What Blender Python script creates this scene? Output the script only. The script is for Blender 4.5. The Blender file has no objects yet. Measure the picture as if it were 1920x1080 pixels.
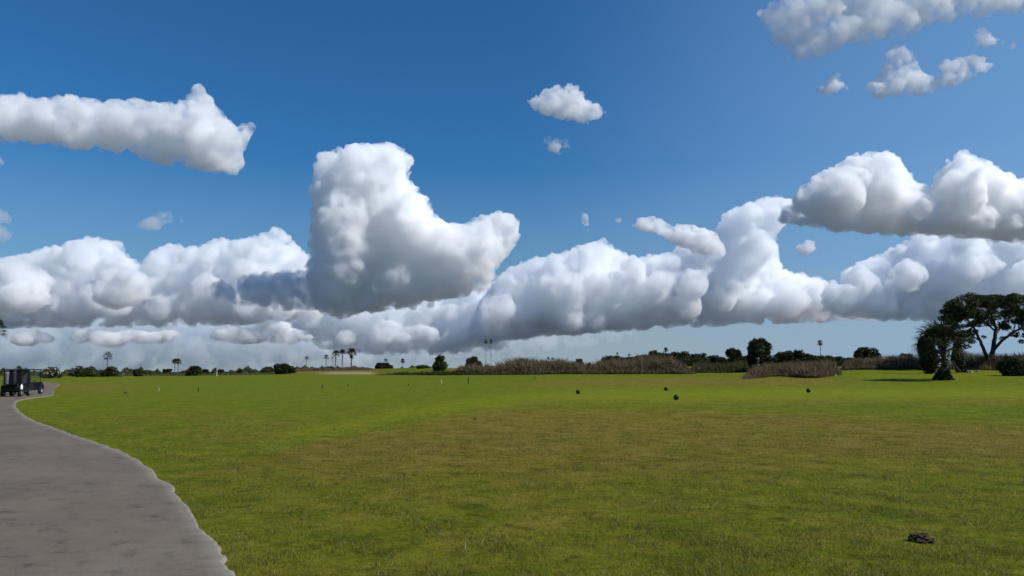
import bpy, bmesh, math, random, time
import numpy as np
from mathutils import Vector, Matrix, noise

T0 = time.time()
C = bpy.context.scene
col = C.collection

# ------------------------------------------------------------------ camera, sky, sun, exposure
F = 1386.0                       # focal length in photo pixels (1920 wide)
HORIZON = 701.0
PITCH = math.atan((HORIZON - 540.0) / F)
CP, SP = math.cos(PITCH), math.sin(PITCH)
EYE = 1.7
cam = bpy.data.cameras.new('camera')
cam_ob = bpy.data.objects.new('camera', cam)
col.objects.link(cam_ob)
cam.sensor_width = 36.0
cam.lens = 36.0 * F / 1920.0
cam.clip_start = 0.1
cam.clip_end = 90000.0
cam_ob.location = (0, 0, EYE)
cam_ob.rotation_euler = (math.pi / 2 + PITCH, 0, 0)
C.camera = cam_ob

SUN_EL, SUN_AZ = math.radians(43), math.radians(103)
world = bpy.data.worlds.new('World')
C.world = world
world.use_nodes = True
wn = world.node_tree
sky = wn.nodes.new('ShaderNodeTexSky')
sky.sky_type = 'NISHITA'
sky.sun_disc = False
sky.sun_elevation = SUN_EL
sky.sun_rotation = SUN_AZ
sky.altitude = 0
sky.air_density = 1.0
sky.dust_density = 1.0
sky.ozone_density = 1.2
hs = wn.nodes.new('ShaderNodeHueSaturation')
hs.inputs['Saturation'].default_value = 1.1
bg = wn.nodes['Background']
bg.inputs['Strength'].default_value = 0.10
wn.links.new(sky.outputs[0], hs.inputs['Color'])
# the air: deep clean blue overhead, whitening into pale grey blue along the horizon
tint = wn.nodes.new('ShaderNodeMix'); tint.data_type = 'RGBA'; tint.blend_type = 'MULTIPLY'; tint.inputs[0].default_value = 1.0
tint.inputs[7].default_value = (0.255, 0.685, 1.02, 1)
wn.links.new(hs.outputs[0], tint.inputs[6])
wtc = wn.nodes.new('ShaderNodeTexCoord'); wsp = wn.nodes.new('ShaderNodeSeparateXYZ'); wn.links.new(wtc.outputs['Generated'], wsp.inputs[0])
wr = wn.nodes.new('ShaderNodeValToRGB'); wn.links.new(wsp.outputs['Z'], wr.inputs[0])
for i_, (p_, v_) in enumerate(((0.0, .92), (0.06, .80), (0.14, .28), (0.27, 0.0))):
    e_ = wr.color_ramp.elements[i_] if i_ < 2 else wr.color_ramp.elements.new(p_)
    e_.position = p_; e_.color = (v_, v_, v_, 1)
hz = wn.nodes.new('ShaderNodeMix'); hz.data_type = 'RGBA'
wn.links.new(wr.outputs[0], hz.inputs[0]); wn.links.new(tint.outputs[2], hz.inputs[6]); hz.inputs[7].default_value = (3.25, 3.95, 4.45, 1)
wdp = wn.nodes.new('ShaderNodeVectorMath'); wdp.operation = 'DOT_PRODUCT'; wn.links.new(wtc.outputs['Generated'], wdp.inputs[0])
wdp.inputs[1].default_value = (math.sin(math.radians(60)), math.cos(math.radians(60)), 0)
wr2 = wn.nodes.new('ShaderNodeValToRGB'); wn.links.new(wdp.outputs['Value'], wr2.inputs[0])
wr2.color_ramp.interpolation = 'EASE'
for i_, (p_, v_) in enumerate(((0.45, 0), (1.0, .50))):
    e_ = wr2.color_ramp.elements[i_]; e_.position = p_; e_.color = (v_, v_, v_, 1)
gl = wn.nodes.new('ShaderNodeMix'); gl.data_type = 'RGBA'
wn.links.new(wr2.outputs[0], gl.inputs[0]); wn.links.new(hz.outputs[2], gl.inputs[6]); gl.inputs[7].default_value = (2.6, 4.4, 7.0, 1)
wn.links.new(gl.outputs[2], bg.inputs['Color'])

sun = bpy.data.lights.new('sun', 'SUN')
sun.energy = 4.6
sun.angle = math.radians(0.5)
sun.color = (1.0, 0.955, 0.90)
sun_ob = bpy.data.objects.new('sun', sun)
col.objects.link(sun_ob)
SUN_DIR = Vector((math.sin(SUN_AZ) * math.cos(SUN_EL), math.cos(SUN_AZ) * math.cos(SUN_EL), math.sin(SUN_EL)))
sun_ob.rotation_euler = SUN_DIR.to_track_quat('Z', 'Y').to_euler()
sun_ob.location = (60, 10, 60)

C.view_settings.view_transform = 'Standard'
C.view_settings.look = 'None'
C.view_settings.gamma = 1.0
C.view_settings.use_curve_mapping = False
C.view_settings.exposure = 0.0
C.cycles.max_bounces = 28
C.cycles.diffuse_bounces = 4
C.cycles.volume_bounces = 28
C.cycles.transparent_max_bounces = 48

# ------------------------------------------------------------------ small helpers
def sm(a, b, x):
    t = np.clip((np.asarray(x, float) - a) / (b - a), 0, 1)
    return t * t * (3 - 2 * t)

def pos(px, py, Y):
    """world point seen at photo pixel (px, py) whose world Y is Y"""
    x, y = (px - 960) / F, (540 - py) / F
    dx, dy, dz = x, CP - y * SP, SP + y * CP
    k = Y / dy
    return Vector((dx * k, Y, EYE + dz * k))

def u2px(u):
    return 960 + F * u / CP

EDGE = [  # photo column, distance where the mown grass ends, its row there, row of the crest 45 m behind
    (-600, 260, 706, 703), (0, 260, 706, 703), (300, 260, 705, 702.5), (450, 250, 703.5, 701), (560, 220, 701, 695),
    (700, 190, 702.5, 692), (780, 160, 703, 689), (860, 140, 703.0, 690), (1000, 130, 702, 688), (1300, 125, 701.5, 687),
    (1420, 118, 699, 688), (1600, 115, 694, 687), (1780, 110, 693, 686), (1920, 104, 696, 684), (2600, 100, 696, 684)]
E_px = np.array([e[0] for e in EDGE], float)
E_Y = np.array([e[1] for e in EDGE], float)
E_z1 = np.array([pos(e[0], e[2], e[1]).z for e in EDGE])
E_z2 = np.array([pos(e[0], e[3], e[1] + 45).z for e in EDGE])

def H(X, Y):
    X = np.asarray(X, float); Y = np.asarray(Y, float)
    Yc = np.maximum(Y, 1.0)
    px = np.clip(u2px(X / Yc), -600, 2600)
    ye = np.interp(px, E_px, E_Y); z1 = np.interp(px, E_px, E_z1); z2 = np.interp(px, E_px, E_z2)
    t = np.clip((Yc - 50) / (ye - 50), 0, 1)
    z = z1 * t ** 1.4 + (z2 - z1) * sm(0, 1, (Yc - ye) / 45)
    tee = sm(20, 36, Y) * (1 - sm(56, 72, Y)) * sm(-10, 6, X) * (1 - sm(45, 60, X))
    z = z + 0.35 * tee
    und = 0.05 * np.sin(X * 0.21 + 1.3) * np.sin(Y * 0.17 + .4) + 0.03 * np.sin(X * .53 + Y * .31)
    z = z + und * sm(12, 40, Y) * (1 - sm(300, 600, Y)) * sm(-24, -10, X)
    return z

def Hs(X, Y):
    return float(H(X, Y))

def ground_at(px, Y):
    X = (px - 960) * CP / F * Y
    z = Hs(X, Y)
    # one correction step for the pitch
    k = (Y * CP + (z - EYE) * SP)
    X = (px - 960) / F * k
    return Vector((X, Y, Hs(X, Y)))

def top_z(px, py, Y):
    return pos(px, py, Y).z

def nt_new(name):
    m = bpy.data.materials.new(name)
    m.use_nodes = True
    return m, m.node_tree, m.node_tree.nodes['Principled BSDF']

def N(nt, t, **kw):
    n = nt.nodes.new(t)
    for k, v in kw.items():
        if k.startswith('i_'):
            n.inputs[k[2:].replace('_', ' ')].default_value = v
        else:
            setattr(n, k, v)
    return n

def ramp(nt, stops, src):
    r = nt.nodes.new('ShaderNodeValToRGB')
    el = r.color_ramp.elements
    while len(el) < len(stops):
        el.new(0.5)
    for e, (p, c) in zip(el, stops):
        e.position = p
        e.color = (*c, 1)
    nt.links.new(src, r.inputs[0])
    return r.outputs[0]

def mix(nt, a, b, f, mode='MIX'):
    n = nt.nodes.new('ShaderNodeMix')
    n.data_type = 'RGBA'; n.blend_type = mode
    for inp, v in ((n.inputs[6], a), (n.inputs[7], b)):
        if isinstance(v, tuple):
            inp.default_value = (*v, 1)
        else:
            nt.links.new(v, inp)
    if isinstance(f, (int, float)):
        n.inputs[0].default_value = f
    else:
        nt.links.new(f, n.inputs[0])
    return n.outputs[2]

def math_n(nt, op, a, b=0.0, clamp=False):
    n = nt.nodes.new('ShaderNodeMath'); n.operation = op; n.use_clamp = clamp
    for i, v in enumerate((a, b)):
        if isinstance(v, (int, float)):
            n.inputs[i].default_value = v
        else:
            nt.links.new(v, n.inputs[i])
    return n.outputs[0]

def noise_n(nt, scale, detail=4, rough=0.55, vec=None, dist=0.0):
    n = N(nt, 'ShaderNodeTexNoise')
    n.inputs['Scale'].default_value = scale
    n.inputs['Detail'].default_value = detail
    n.inputs['Roughness'].default_value = rough
    n.inputs['Distortion'].default_value = dist
    if vec is not None:
        nt.links.new(vec, n.inputs['Vector'])
    return n.outputs['Fac']

def plain(name, c, rough=0.6, metal=0.0, var=0.15, scale=8.0):
    m, nt, b = nt_new(name)
    tc = N(nt, 'ShaderNodeTexCoord')
    f = noise_n(nt, scale, 4, .6, tc.outputs['Object'])
    lo = tuple(x * (1 - var) for x in c); hi = tuple(min(1, x * (1 + var)) for x in c)
    nt.links.new(ramp(nt, [(0.3, lo), (0.7, hi)], f), b.inputs['Base Color'])
    b.inputs['Roughness'].default_value = rough
    b.inputs['Metallic'].default_value = metal
    if metal == 0: b.inputs['Specular IOR Level'].default_value = .25
    return m

def leafmat(name, stops, transl=0.25, rough=0.55):
    m, nt, b = nt_new(name)
    g = N(nt, 'ShaderNodeNewGeometry')
    c = ramp(nt, stops, g.outputs['Random Per Island'])
    nt.links.new(c, b.inputs['Base Color'])
    b.inputs['Roughness'].default_value = rough
    b.inputs['Specular IOR Level'].default_value = 0.12
    t = N(nt, 'ShaderNodeBsdfTranslucent')
    nt.links.new(c, t.inputs['Color'])
    mx = N(nt, 'ShaderNodeMixShader')
    mx.inputs[0].default_value = transl
    nt.links.new(b.outputs[0], mx.inputs[1]); nt.links.new(t.outputs[0], mx.inputs[2])
    nt.links.new(mx.outputs[0], nt.nodes['Material Output'].inputs['Surface'])
    return m

def tag(o, label=None, cat=None, group=None, kind=None):
    if label: o['label'] = label
    if cat: o['category'] = cat
    if group: o['group'] = group
    if kind: o['kind'] = kind
    return o

def empty(name, loc, rz=0.0):
    o = bpy.data.objects.new(name, None)
    o.location = loc; o.rotation_euler = (0, 0, rz)
    o.empty_display_size = 0.3
    col.objects.link(o)
    return o

def link_mesh(name, me, mats=None, parent=None, smooth=False):
    o = bpy.data.objects.new(name, me)
    col.objects.link(o)
    if mats is not None:
        for m in (mats if isinstance(mats, (list, tuple)) else [mats]):
            me.materials.append(m)
    if parent is not None:
        o.parent = parent
    if smooth:
        me.polygons.foreach_set('use_smooth', [True] * len(me.polygons))
    return o

class MB:
    """collects shapes into one mesh"""
    def __init__(s):
        s.v = []; s.f = []
    def add(s, vs, fs):
        o = len(s.v)
        s.v += [tuple(v) for v in vs]
        s.f += [tuple(i + o for i in f) for f in fs]
    def box(s, c, d, rot=None, bev=0.0):
        bm = bmesh.new()
        bmesh.ops.create_cube(bm, size=1.0)
        for v in bm.verts:
            v.co = Vector((v.co.x * d[0], v.co.y * d[1], v.co.z * d[2]))
        if bev > 0:
            bmesh.ops.bevel(bm, geom=bm.edges[:], offset=bev, segments=2, profile=.5, affect='EDGES')
        M = rot or Matrix.Identity(3)
        s._bm(bm, M, Vector(c))
    def _bm(s, bm, M, c):
        bm.verts.index_update()
        s.add([M @ v.co + c for v in bm.verts], [[v.index for v in f.verts] for f in bm.faces])
        bm.free()
    def tube(s, pts, rad, n=8, cap=True):
        pts = [Vector(p) for p in pts]
        if isinstance(rad, (int, float)):
            rad = [rad] * len(pts)
        rings = []
        up = Vector((0, 0, 1))
        for i, p in enumerate(pts):
            d = (pts[min(i + 1, len(pts) - 1)] - pts[max(i - 1, 0)]).normalized()
            a = d.cross(up)
            if a.length < 1e-3: a = d.cross(Vector((0, 1, 0)))
            a.normalize(); b = d.cross(a).normalized()
            rings.append([p + (a * math.cos(t) + b * math.sin(t)) * rad[i] for t in [2 * math.pi * k / n for k in range(n)]])
        vs = [v for r in rings for v in r]
        fs = []
        for i in range(len(rings) - 1):
            for k in range(n):
                fs.append((i * n + k, i * n + (k + 1) % n, (i + 1) * n + (k + 1) % n, (i + 1) * n + k))
        if cap:
            fs.append(tuple(range(n))[::-1]); fs.append(tuple((len(rings) - 1) * n + k for k in range(n)))
        s.add(vs, fs)
    def lathe(s, prof, c, axis='Z', n=20):
        vs = []; fs = []
        for (r, h) in prof:
            for k in range(n):
                t = 2 * math.pi * k / n
                p = (r * math.cos(t), r * math.sin(t), h)
                if axis == 'Y': p = (p[0], p[2], p[1])
                if axis == 'X': p = (p[2], p[0], p[1])
                vs.append(Vector(p) + Vector(c))
        for i in range(len(prof) - 1):
            for k in range(n):
                fs.append((i * n + k, i * n + (k + 1) % n, (i + 1) * n + (k + 1) % n, (i + 1) * n + k))
        s.add(vs, fs)
    def build(s, name, mat, parent=None, smooth=False):
        me = bpy.data.meshes.new(name)
        me.from_pydata(s.v, [], s.f)
        me.update()
        return link_mesh(name, me, mat, parent, smooth)

def np_mesh(name, V, Fq, nper):
    """mesh from numpy arrays: V (n,3), Fq (m,nper)"""
    me = bpy.data.meshes.new(name)
    V = np.asarray(V, dtype=np.float32); Fq = np.asarray(Fq, dtype=np.int32)
    me.vertices.add(len(V)); me.vertices.foreach_set('co', V.ravel())
    me.loops.add(Fq.size); me.loops.foreach_set('vertex_index', Fq.ravel())
    me.polygons.add(len(Fq))
    me.polygons.foreach_set('loop_start', np.arange(0, Fq.size, nper, dtype=np.int32))
    me.update(calc_edges=True)
    me.validate()
    return me

def leaves_mesh(name, P, size, rng, aspect=0.6, flat=0.0):
    """one small leaf-like quad per point"""
    P = np.asarray(P, float); n = len(P)
    d = rng.normal(size=(n, 3)); d[:, 2] = d[:, 2] * (1 - flat)
    d /= np.linalg.norm(d, axis=1)[:, None] + 1e-9
    e = rng.normal(size=(n, 3)); e -= (e * d).sum(1)[:, None] * d
    e /= np.linalg.norm(e, axis=1)[:, None] + 1e-9
    s = (size * rng.uniform(.6, 1.35, size=n))[:, None]
    V = np.stack([P - d * s, P + e * s * aspect, P + d * s, P - e * s * aspect], 1).reshape(-1, 3)
    Fq = np.arange(4 * n).reshape(n, 4)
    return np_mesh(name, V, Fq, 4)

# ------------------------------------------------------------------ materials
M = {}
def ground_material():
    m, nt, b = nt_new('turf')
    tc = N(nt, 'ShaderNodeTexCoord'); P = tc.outputs['Object']
    dry = N(nt, 'ShaderNodeAttribute', attribute_name='dry').outputs['Fac']
    fresh = N(nt, 'ShaderNodeAttribute', attribute_name='fresh').outputs['Fac']
    sand = N(nt, 'ShaderNodeAttribute', attribute_name='sand').outputs['Fac']
    n_big = noise_n(nt, 0.12, 5, .6, P, .6)
    n_mid = noise_n(nt, 0.9, 6, .65, P, .4)
    n_fine = noise_n(nt, 9.0, 6, .75, P)
    n_clump = noise_n(nt, 3.2, 5, .7, P, .8)
    n_blade = noise_n(nt, 60.0, 4, .8, P)
    green = ramp(nt, [(0.3, (0.080, 0.115, 0.003)), (0.5, (0.125, 0.154, 0.004)), (0.72, (0.180, 0.190, 0.008))], n_mid)
    frs = ramp(nt, [(0.3, (0.145, 0.175, 0.004)), (0.7, (0.195, 0.220, 0.008))], n_mid)
    brown = ramp(nt, [(0.28, (0.120, 0.100, 0.010)), (0.5, (0.180, 0.136, 0.020)), (0.75, (0.240, 0.178, 0.040))], n_mid)
    g2 = mix(nt, green, frs, fresh)
    f = math_n(nt, 'ADD', dry, math_n(nt, 'MULTIPLY', math_n(nt, 'SUBTRACT', n_big, 0.5), 1.9))
    f = math_n(nt, 'ADD', f, math_n(nt, 'MULTIPLY', math_n(nt, 'SUBTRACT', n_mid, 0.5), 1.3))
    f = math_n(nt, 'MULTIPLY', f, 1.0, clamp=True)
    c = mix(nt, g2, brown, f)
    fine = ramp(nt, [(0.30, (0.45, 0.47, 0.42)), (0.52, (1, 1, 1)), (0.75, (1.45, 1.4, 1.35))], n_fine)
    c = mix(nt, c, fine, 0.75, 'MULTIPLY')
    cl = ramp(nt, [(0.34, (0.36, 0.40, 0.34)), (0.48, (0.95, .95, .95)), (0.60, (1.08, 1.08, 1.05)), (0.72, (1.5, 1.4, 1.25))], n_clump)  # shade in the gaps between grass clumps, painted into the turf colour
    c = mix(nt, c, cl, 0.85, 'MULTIPLY')
    bl = ramp(nt, [(0.32, (0.5, 0.52, 0.48)), (0.55, (1, 1, 1)), (0.75, (1.35, 1.3, 1.2))], n_blade)
    c = mix(nt, c, bl, 0.6, 'MULTIPLY')
    c = mix(nt, c, (0.29, 0.25, 0.15), sand)
    far = N(nt, 'ShaderNodeAttribute', attribute_name='far').outputs['Fac']
    c = mix(nt, c, (0.085, 0.088, 0.075), far)
    nt.links.new(c, b.inputs['Base Color'])
    b.inputs['Roughness'].default_value = 0.85
    b.inputs['Specular IOR Level'].default_value = 0.04
    bp = N(nt, 'ShaderNodeBump'); bp.inputs['Strength'].default_value = 0.9; bp.inputs['Distance'].default_value = 0.04
    hh = math_n(nt, 'ADD', n_fine, math_n(nt, 'MULTIPLY', n_blade, 0.35))
    nt.links.new(hh, bp.inputs['Height']); nt.links.new(bp.outputs[0], b.inputs['Normal'])
    return m

def path_material():
    m, nt, b = nt_new('worn_asphalt')
    tc = N(nt, 'ShaderNodeTexCoord'); P = tc.outputs['Object']
    big = noise_n(nt, 0.5, 6, .6, P, .5)
    mid = noise_n(nt, 3.5, 6, .7, P, .3)
    fine = noise_n(nt, 70.0, 3, .8, P)
    c = ramp(nt, [(0.3, (0.120, 0.096, 0.072)), (0.55, (0.152, 0.123, 0.094)), (0.75, (0.176, 0.146, 0.113))], big)
    st = ramp(nt, [(0.33, (0.42, 0.40, 0.38)), (0.40, (0.80, .79, .78)), (0.47, (1, 1, 1)), (0.7, (1.1, 1.1, 1.08))], mid)
    c = mix(nt, c, st, 0.8, 'MULTIPLY')
    ff = ramp(nt, [(0.3, (0.6, 0.6, 0.6)), (0.5, (1, 1, 1)), (0.7, (1.3, 1.28, 1.25))], fine)
    c = mix(nt, c, ff, 0.6, 'MULTIPLY')
    # wandering cracks, filled with dark tar and dirt
    mp = N(nt, 'ShaderNodeMapping'); nt.links.new(P, mp.inputs[0])
    vo = N(nt, 'ShaderNodeTexVoronoi', feature='DISTANCE_TO_EDGE'); vo.inputs['Scale'].default_value = 0.55
    wob = N(nt, 'ShaderNodeTexNoise'); wob.inputs['Scale'].default_value = 1.8; wob.inputs['Detail'].default_value = 6
    nt.links.new(P, wob.inputs['Vector'])
    va = N(nt, 'ShaderNodeVectorMath', operation='MULTIPLY_ADD')
    nt.links.new(wob.outputs['Color'], va.inputs[0]); va.inputs[1].default_value = (0.9, 0.9, 0); nt.links.new(P, va.inputs[2])
    nt.links.new(va.outputs[0], vo.inputs['Vector'])
    cr = ramp(nt, [(0.0, (0.80, 0.79, 0.77)), (0.006, (0.9, 0.9, 0.89)), (0.014, (1, 1, 1))], vo.outputs['Distance'])
    c = mix(nt, c, cr, math_n(nt, 'MULTIPLY', big, 1.0), 'MULTIPLY')
    edge = N(nt, 'ShaderNodeAttribute', attribute_name='edge').outputs['Fac']
    e2 = math_n(nt, 'MULTIPLY', edge, math_n(nt, 'ADD', mid, 0.35), clamp=True)
    c = mix(nt, c, (0.27, 0.245, 0.20), e2)
    nt.links.new(c, b.inputs['Base Color'])
    b.inputs['Roughness'].default_value = 0.9
    b.inputs['Specular IOR Level'].default_value = 0.2
    bp = N(nt, 'ShaderNodeBump'); bp.inputs['Strength'].default_value = 0.6; bp.inputs['Distance'].default_value = 0.01
    nt.links.new(math_n(nt, 'ADD', fine, math_n(nt, 'MULTIPLY', mid, 2.0)), bp.inputs['Height'])
    nt.links.new(bp.outputs[0], b.inputs['Normal'])
    return m

M['turf'] = ground_material()
M['path'] = path_material()
M['blade'] = leafmat('grass_blades', [(0, (0.085, 0.105, 0.012)), (0.35, (0.13, 0.14, 0.015)), (0.65, (0.19, 0.17, 0.03)), (0.92, (0.27, 0.22, 0.07)), (1, (0.38, 0.32, 0.16))], .35)
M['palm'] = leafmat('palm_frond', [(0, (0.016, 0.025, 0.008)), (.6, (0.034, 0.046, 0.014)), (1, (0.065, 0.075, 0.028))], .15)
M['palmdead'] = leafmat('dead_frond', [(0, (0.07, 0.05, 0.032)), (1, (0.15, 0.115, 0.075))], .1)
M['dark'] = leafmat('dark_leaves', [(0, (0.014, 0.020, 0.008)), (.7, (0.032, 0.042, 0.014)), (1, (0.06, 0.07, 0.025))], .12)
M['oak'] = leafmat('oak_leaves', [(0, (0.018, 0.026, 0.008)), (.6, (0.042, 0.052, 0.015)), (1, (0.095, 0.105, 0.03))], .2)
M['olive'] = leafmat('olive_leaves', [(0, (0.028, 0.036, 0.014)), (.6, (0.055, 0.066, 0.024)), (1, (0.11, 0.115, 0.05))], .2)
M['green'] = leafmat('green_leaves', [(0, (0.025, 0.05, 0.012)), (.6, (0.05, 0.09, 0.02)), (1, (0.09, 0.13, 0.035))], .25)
M['straw'] = leafmat('dry_stalks', [(0, (0.066, 0.048, 0.024)), (.4, (0.145, 0.103, 0.056)), (.85, (0.24, 0.178, 0.108)), (1, (0.34, 0.27, 0.17))], .35)
M['strawgreen'] = leafmat('rough_stalks', [(0, (0.045, 0.05, 0.015)), (.6, (0.09, 0.09, 0.03)), (1, (0.16, 0.14, 0.06))], .25)
M['bark'] = plain('bark', (0.06, 0.05, 0.042), .9, 0, .4, 5)
M['palmbark'] = plain('palm_bark', (0.11, 0.10, 0.088), .9, 0, .45, 6)
M['flower'] = plain('pale_blossom', (0.55, 0.45, 0.36), .7, 0, .2, 4)
M['twig'] = plain('twigs', (0.10, 0.075, 0.055), .9, 0, .3, 5)

# ------------------------------------------------------------------ ground, one sheet to the horizon
def build_ground():
    na = 1100
    th = np.concatenate([np.linspace(-48, 48, 900), np.linspace(48, 312, na - 900 + 1)[1:-1]]) * math.pi / 180
    rr = [0.0]
    r = 1.2
    while r < 16000:
        rr.append(r)
        r *= 1.0115 if r < 420 else 1.06
    rr = np.array(rr[1:])
    A, R = np.meshgrid(th, rr)
    X = R * np.sin(A); Y = R * np.cos(A)
    Z = H(X, Y)
    nr, nc = X.shape
    V = np.stack([X, Y, Z], -1).reshape(-1, 3)
    V = np.vstack([V, [[0, 0, 0]]])
    i = np.arange(nr - 1)[:, None] * nc; j = np.arange(nc)[None, :]; j2 = (j + 1) % nc
    quads = np.stack([i + j, i + j2, i + nc + j2, i + nc + j], -1).reshape(-1, 4)[:, ::-1]
    me = bpy.data.meshes.new('ground')
    cen = len(V) - 1
    tris = [(cen, (k + 1) % nc, k) for k in range(nc)]
    me.from_pydata(V.tolist(), [], quads.tolist() + tris)
    # where the turf is dry, fresh or sandy
    X, Y, Z = V[:, 0], np.maximum(V[:, 1], .5), V[:, 2]
    depth = np.maximum(Y * CP + (Z - EYE) * SP, .3)
    px = 960 + F * X / depth
    py = 540 - F * (-(Y) * SP + (Z - EYE) * CP) / depth
    bx = [-2000, 0, 200, 430, 520, 600, 760, 900, 1000, 1080, 1300, 1500, 1700, 1920, 2600]
    by = [960, 930, 900, 866, 842, 822, 792, 768, 757, 760, 765, 775, 788, 800, 820]
    yb = np.interp(px, bx, by)
    dry = sm(-6, 16, py - yb) * (0.95 - 0.55 * sm(835, 930, py) - 0.10 * sm(1300, 1700, px))
    band = np.exp(-((py - 717 + .004 * (px - 1200)) / 8.0) ** 2) * sm(940, 1080, px) * (1 - sm(1480, 1680, px))
    dry = np.maximum(dry, band * .95)
    dry = np.maximum(dry, .6 * np.exp(-((py - 727) / 9.0) ** 2) * sm(60, 120, px) * (1 - sm(200, 330, px)))
    dry = np.maximum(dry, .35 * sm(745, 800, py) * sm(300, 400, px) * (1 - sm(520, 600, px)))
    dry = np.maximum(dry, .35 * np.exp(-((py - 757) / 5.0) ** 2) * sm(940, 1000, px))
    fb = np.interp(px, [400, 520, 640, 760, 900, 1000, 1100, 1600, 1920], [860, 822, 800, 775, 755, 747, 742, 738, 738])
    fresh = np.exp(-((py - fb) / 13.0) ** 2) * sm(430, 560, px)
    fresh = np.maximum(fresh, .5 * np.exp(-((py - 703) / 6.0) ** 2) * sm(1560, 1640, px))
    yedge = np.interp(np.clip(px, -600, 2600), E_px, E_Y)
    beyond = sm(0, 8, Y - yedge)
    dry = np.maximum(dry, beyond * np.where(px < 560, .5, np.where(px < 720, .9, np.where(px < 840, .25, .9))))
    sand = np.exp(-((py - 699.5) / 2.2) ** 2) * sm(575, 640, px) * (1 - sm(690, 712, px)) * (Y > 150)
    for nme, arr in (('dry', dry), ('fresh', fresh), ('sand', sand), ('far', sm(450, 900, np.hypot(X, V[:, 1])))):
        a = me.attributes.new(nme, 'FLOAT', 'POINT')
        a.data.foreach_set('value', arr.astype(np.float32))
    me.update()
    o = link_mesh('ground', me, M['turf'], None, True)
    tag(o, kind='structure')
build_ground()

def ground_hit(px, py):
    """where the line of sight of a photo pixel meets the terrain"""
    lo = 2.0
    while lo < 600:
        p = pos(px, py, lo)
        if p.z <= Hs(p.x, p.y):
            return p
        lo *= 1.004
    return p

# ------------------------------------------------------------------ cart path
def build_path():
    right = [(445, 1105), (430, 1068), (412, 1025), (385, 1000), (340, 935), (262, 866), (200, 838), (145, 820), (100, 803), (60, 788), (38, 773), (29, 761),
             (36, 752), (62, 747), (98, 742), (100, 735), (103, 727), (106, 719)]
    R = [ground_hit(*p) for p in right]
    R = [R[0] + Vector((.5, -6, 0)), R[0] + Vector((.3, -3.5, 0)), R[0] + Vector((.15, -1.6, 0))] + R
    L = []
    left_px = [(-900, 1150), (-840, 1100), (-700, 1040), (-600, 1000), (-480, 940), (-380, 880), (-300, 850), (-240, 830), (-200, 812), (-160, 795), (-120, 775), (-95, 762), (-70, 752), (-45, 745), (-12, 738), (14, 731), (45, 724), (60, 719)]
    for p in left_px:
        L.append(ground_hit(*p))
    L = [L[0] + Vector((.5, -6, 0)), L[0] + Vector((.3, -3.5, 0)), L[0] + Vector((.15, -1.6, 0))] + L
    R += [R[-1] + Vector((-16, 14, 0)), R[-1] + Vector((-50, 18, 0))]
    L += [L[-1] + Vector((-16, 9, 0)), L[-1] + Vector((-50, 10, 0))]
    def smooth(pts, n=14):
        out = []
        for i in range(len(pts) - 1):
            p0, p1, p2, p3 = pts[max(i - 1, 0)], pts[i], pts[i + 1], pts[min(i + 2, len(pts) - 1)]
            for k in range(n):
                t = k / n
                q = .5 * ((2 * p1) + (-p0 + p2) * t + (2 * p0 - 5 * p1 + 4 * p2 - p3) * t * t + (-p0 + 3 * p1 - 3 * p2 + p3) * t ** 3)
                out.append(q)
        out.append(pts[-1])
        return out
    R, L = smooth(R), smooth(L)
    nc = 26
    vs = []; fs = []; ed = []
    for i, (a, b) in enumerate(zip(R, L)):
        w = 0.09 * noise.noise(Vector((i * .37, 3.1, 0))) + 0.02 * noise.noise(Vector((i * 1.9, 7.1, 0)))
        a = a + Vector((w, 0, 0))
        wid = (b - a).length
        for k in range(nc):
            t = [0, .006, .012, .02, .035, .05, .08][k] if k < 7 else .08 + .92 * (k - 6) / (nc - 7)
            p = a.lerp(b, t)
            z = Hs(p.x, p.y) + (0.035 if 0 < k < nc - 1 else -0.05)
            vs.append((p.x, p.y, z))
            d = min(t, 1 - t) * wid
            ed.append(max(0.0, 1 - d / 0.22) if d > 0.0 else 1.0)
        if i:
            o = (i - 1) * nc
            for k in range(nc - 1):
                fs.append((o + k, o + k + 1, o + nc + k + 1, o + nc + k))
    me = bpy.data.meshes.new('cart_path')
    me.from_pydata(vs, [], fs)
    at = me.attributes.new('edge', 'FLOAT', 'POINT'); at.data.foreach_set('value', np.array(ed, dtype=np.float32))
    o = link_mesh('path', me, M['path'], None, True)
    tag(o, kind='structure')
    return R
PATH_R = build_path()
PR = np.array([(p.x, p.y) for p in PATH_R])

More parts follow.
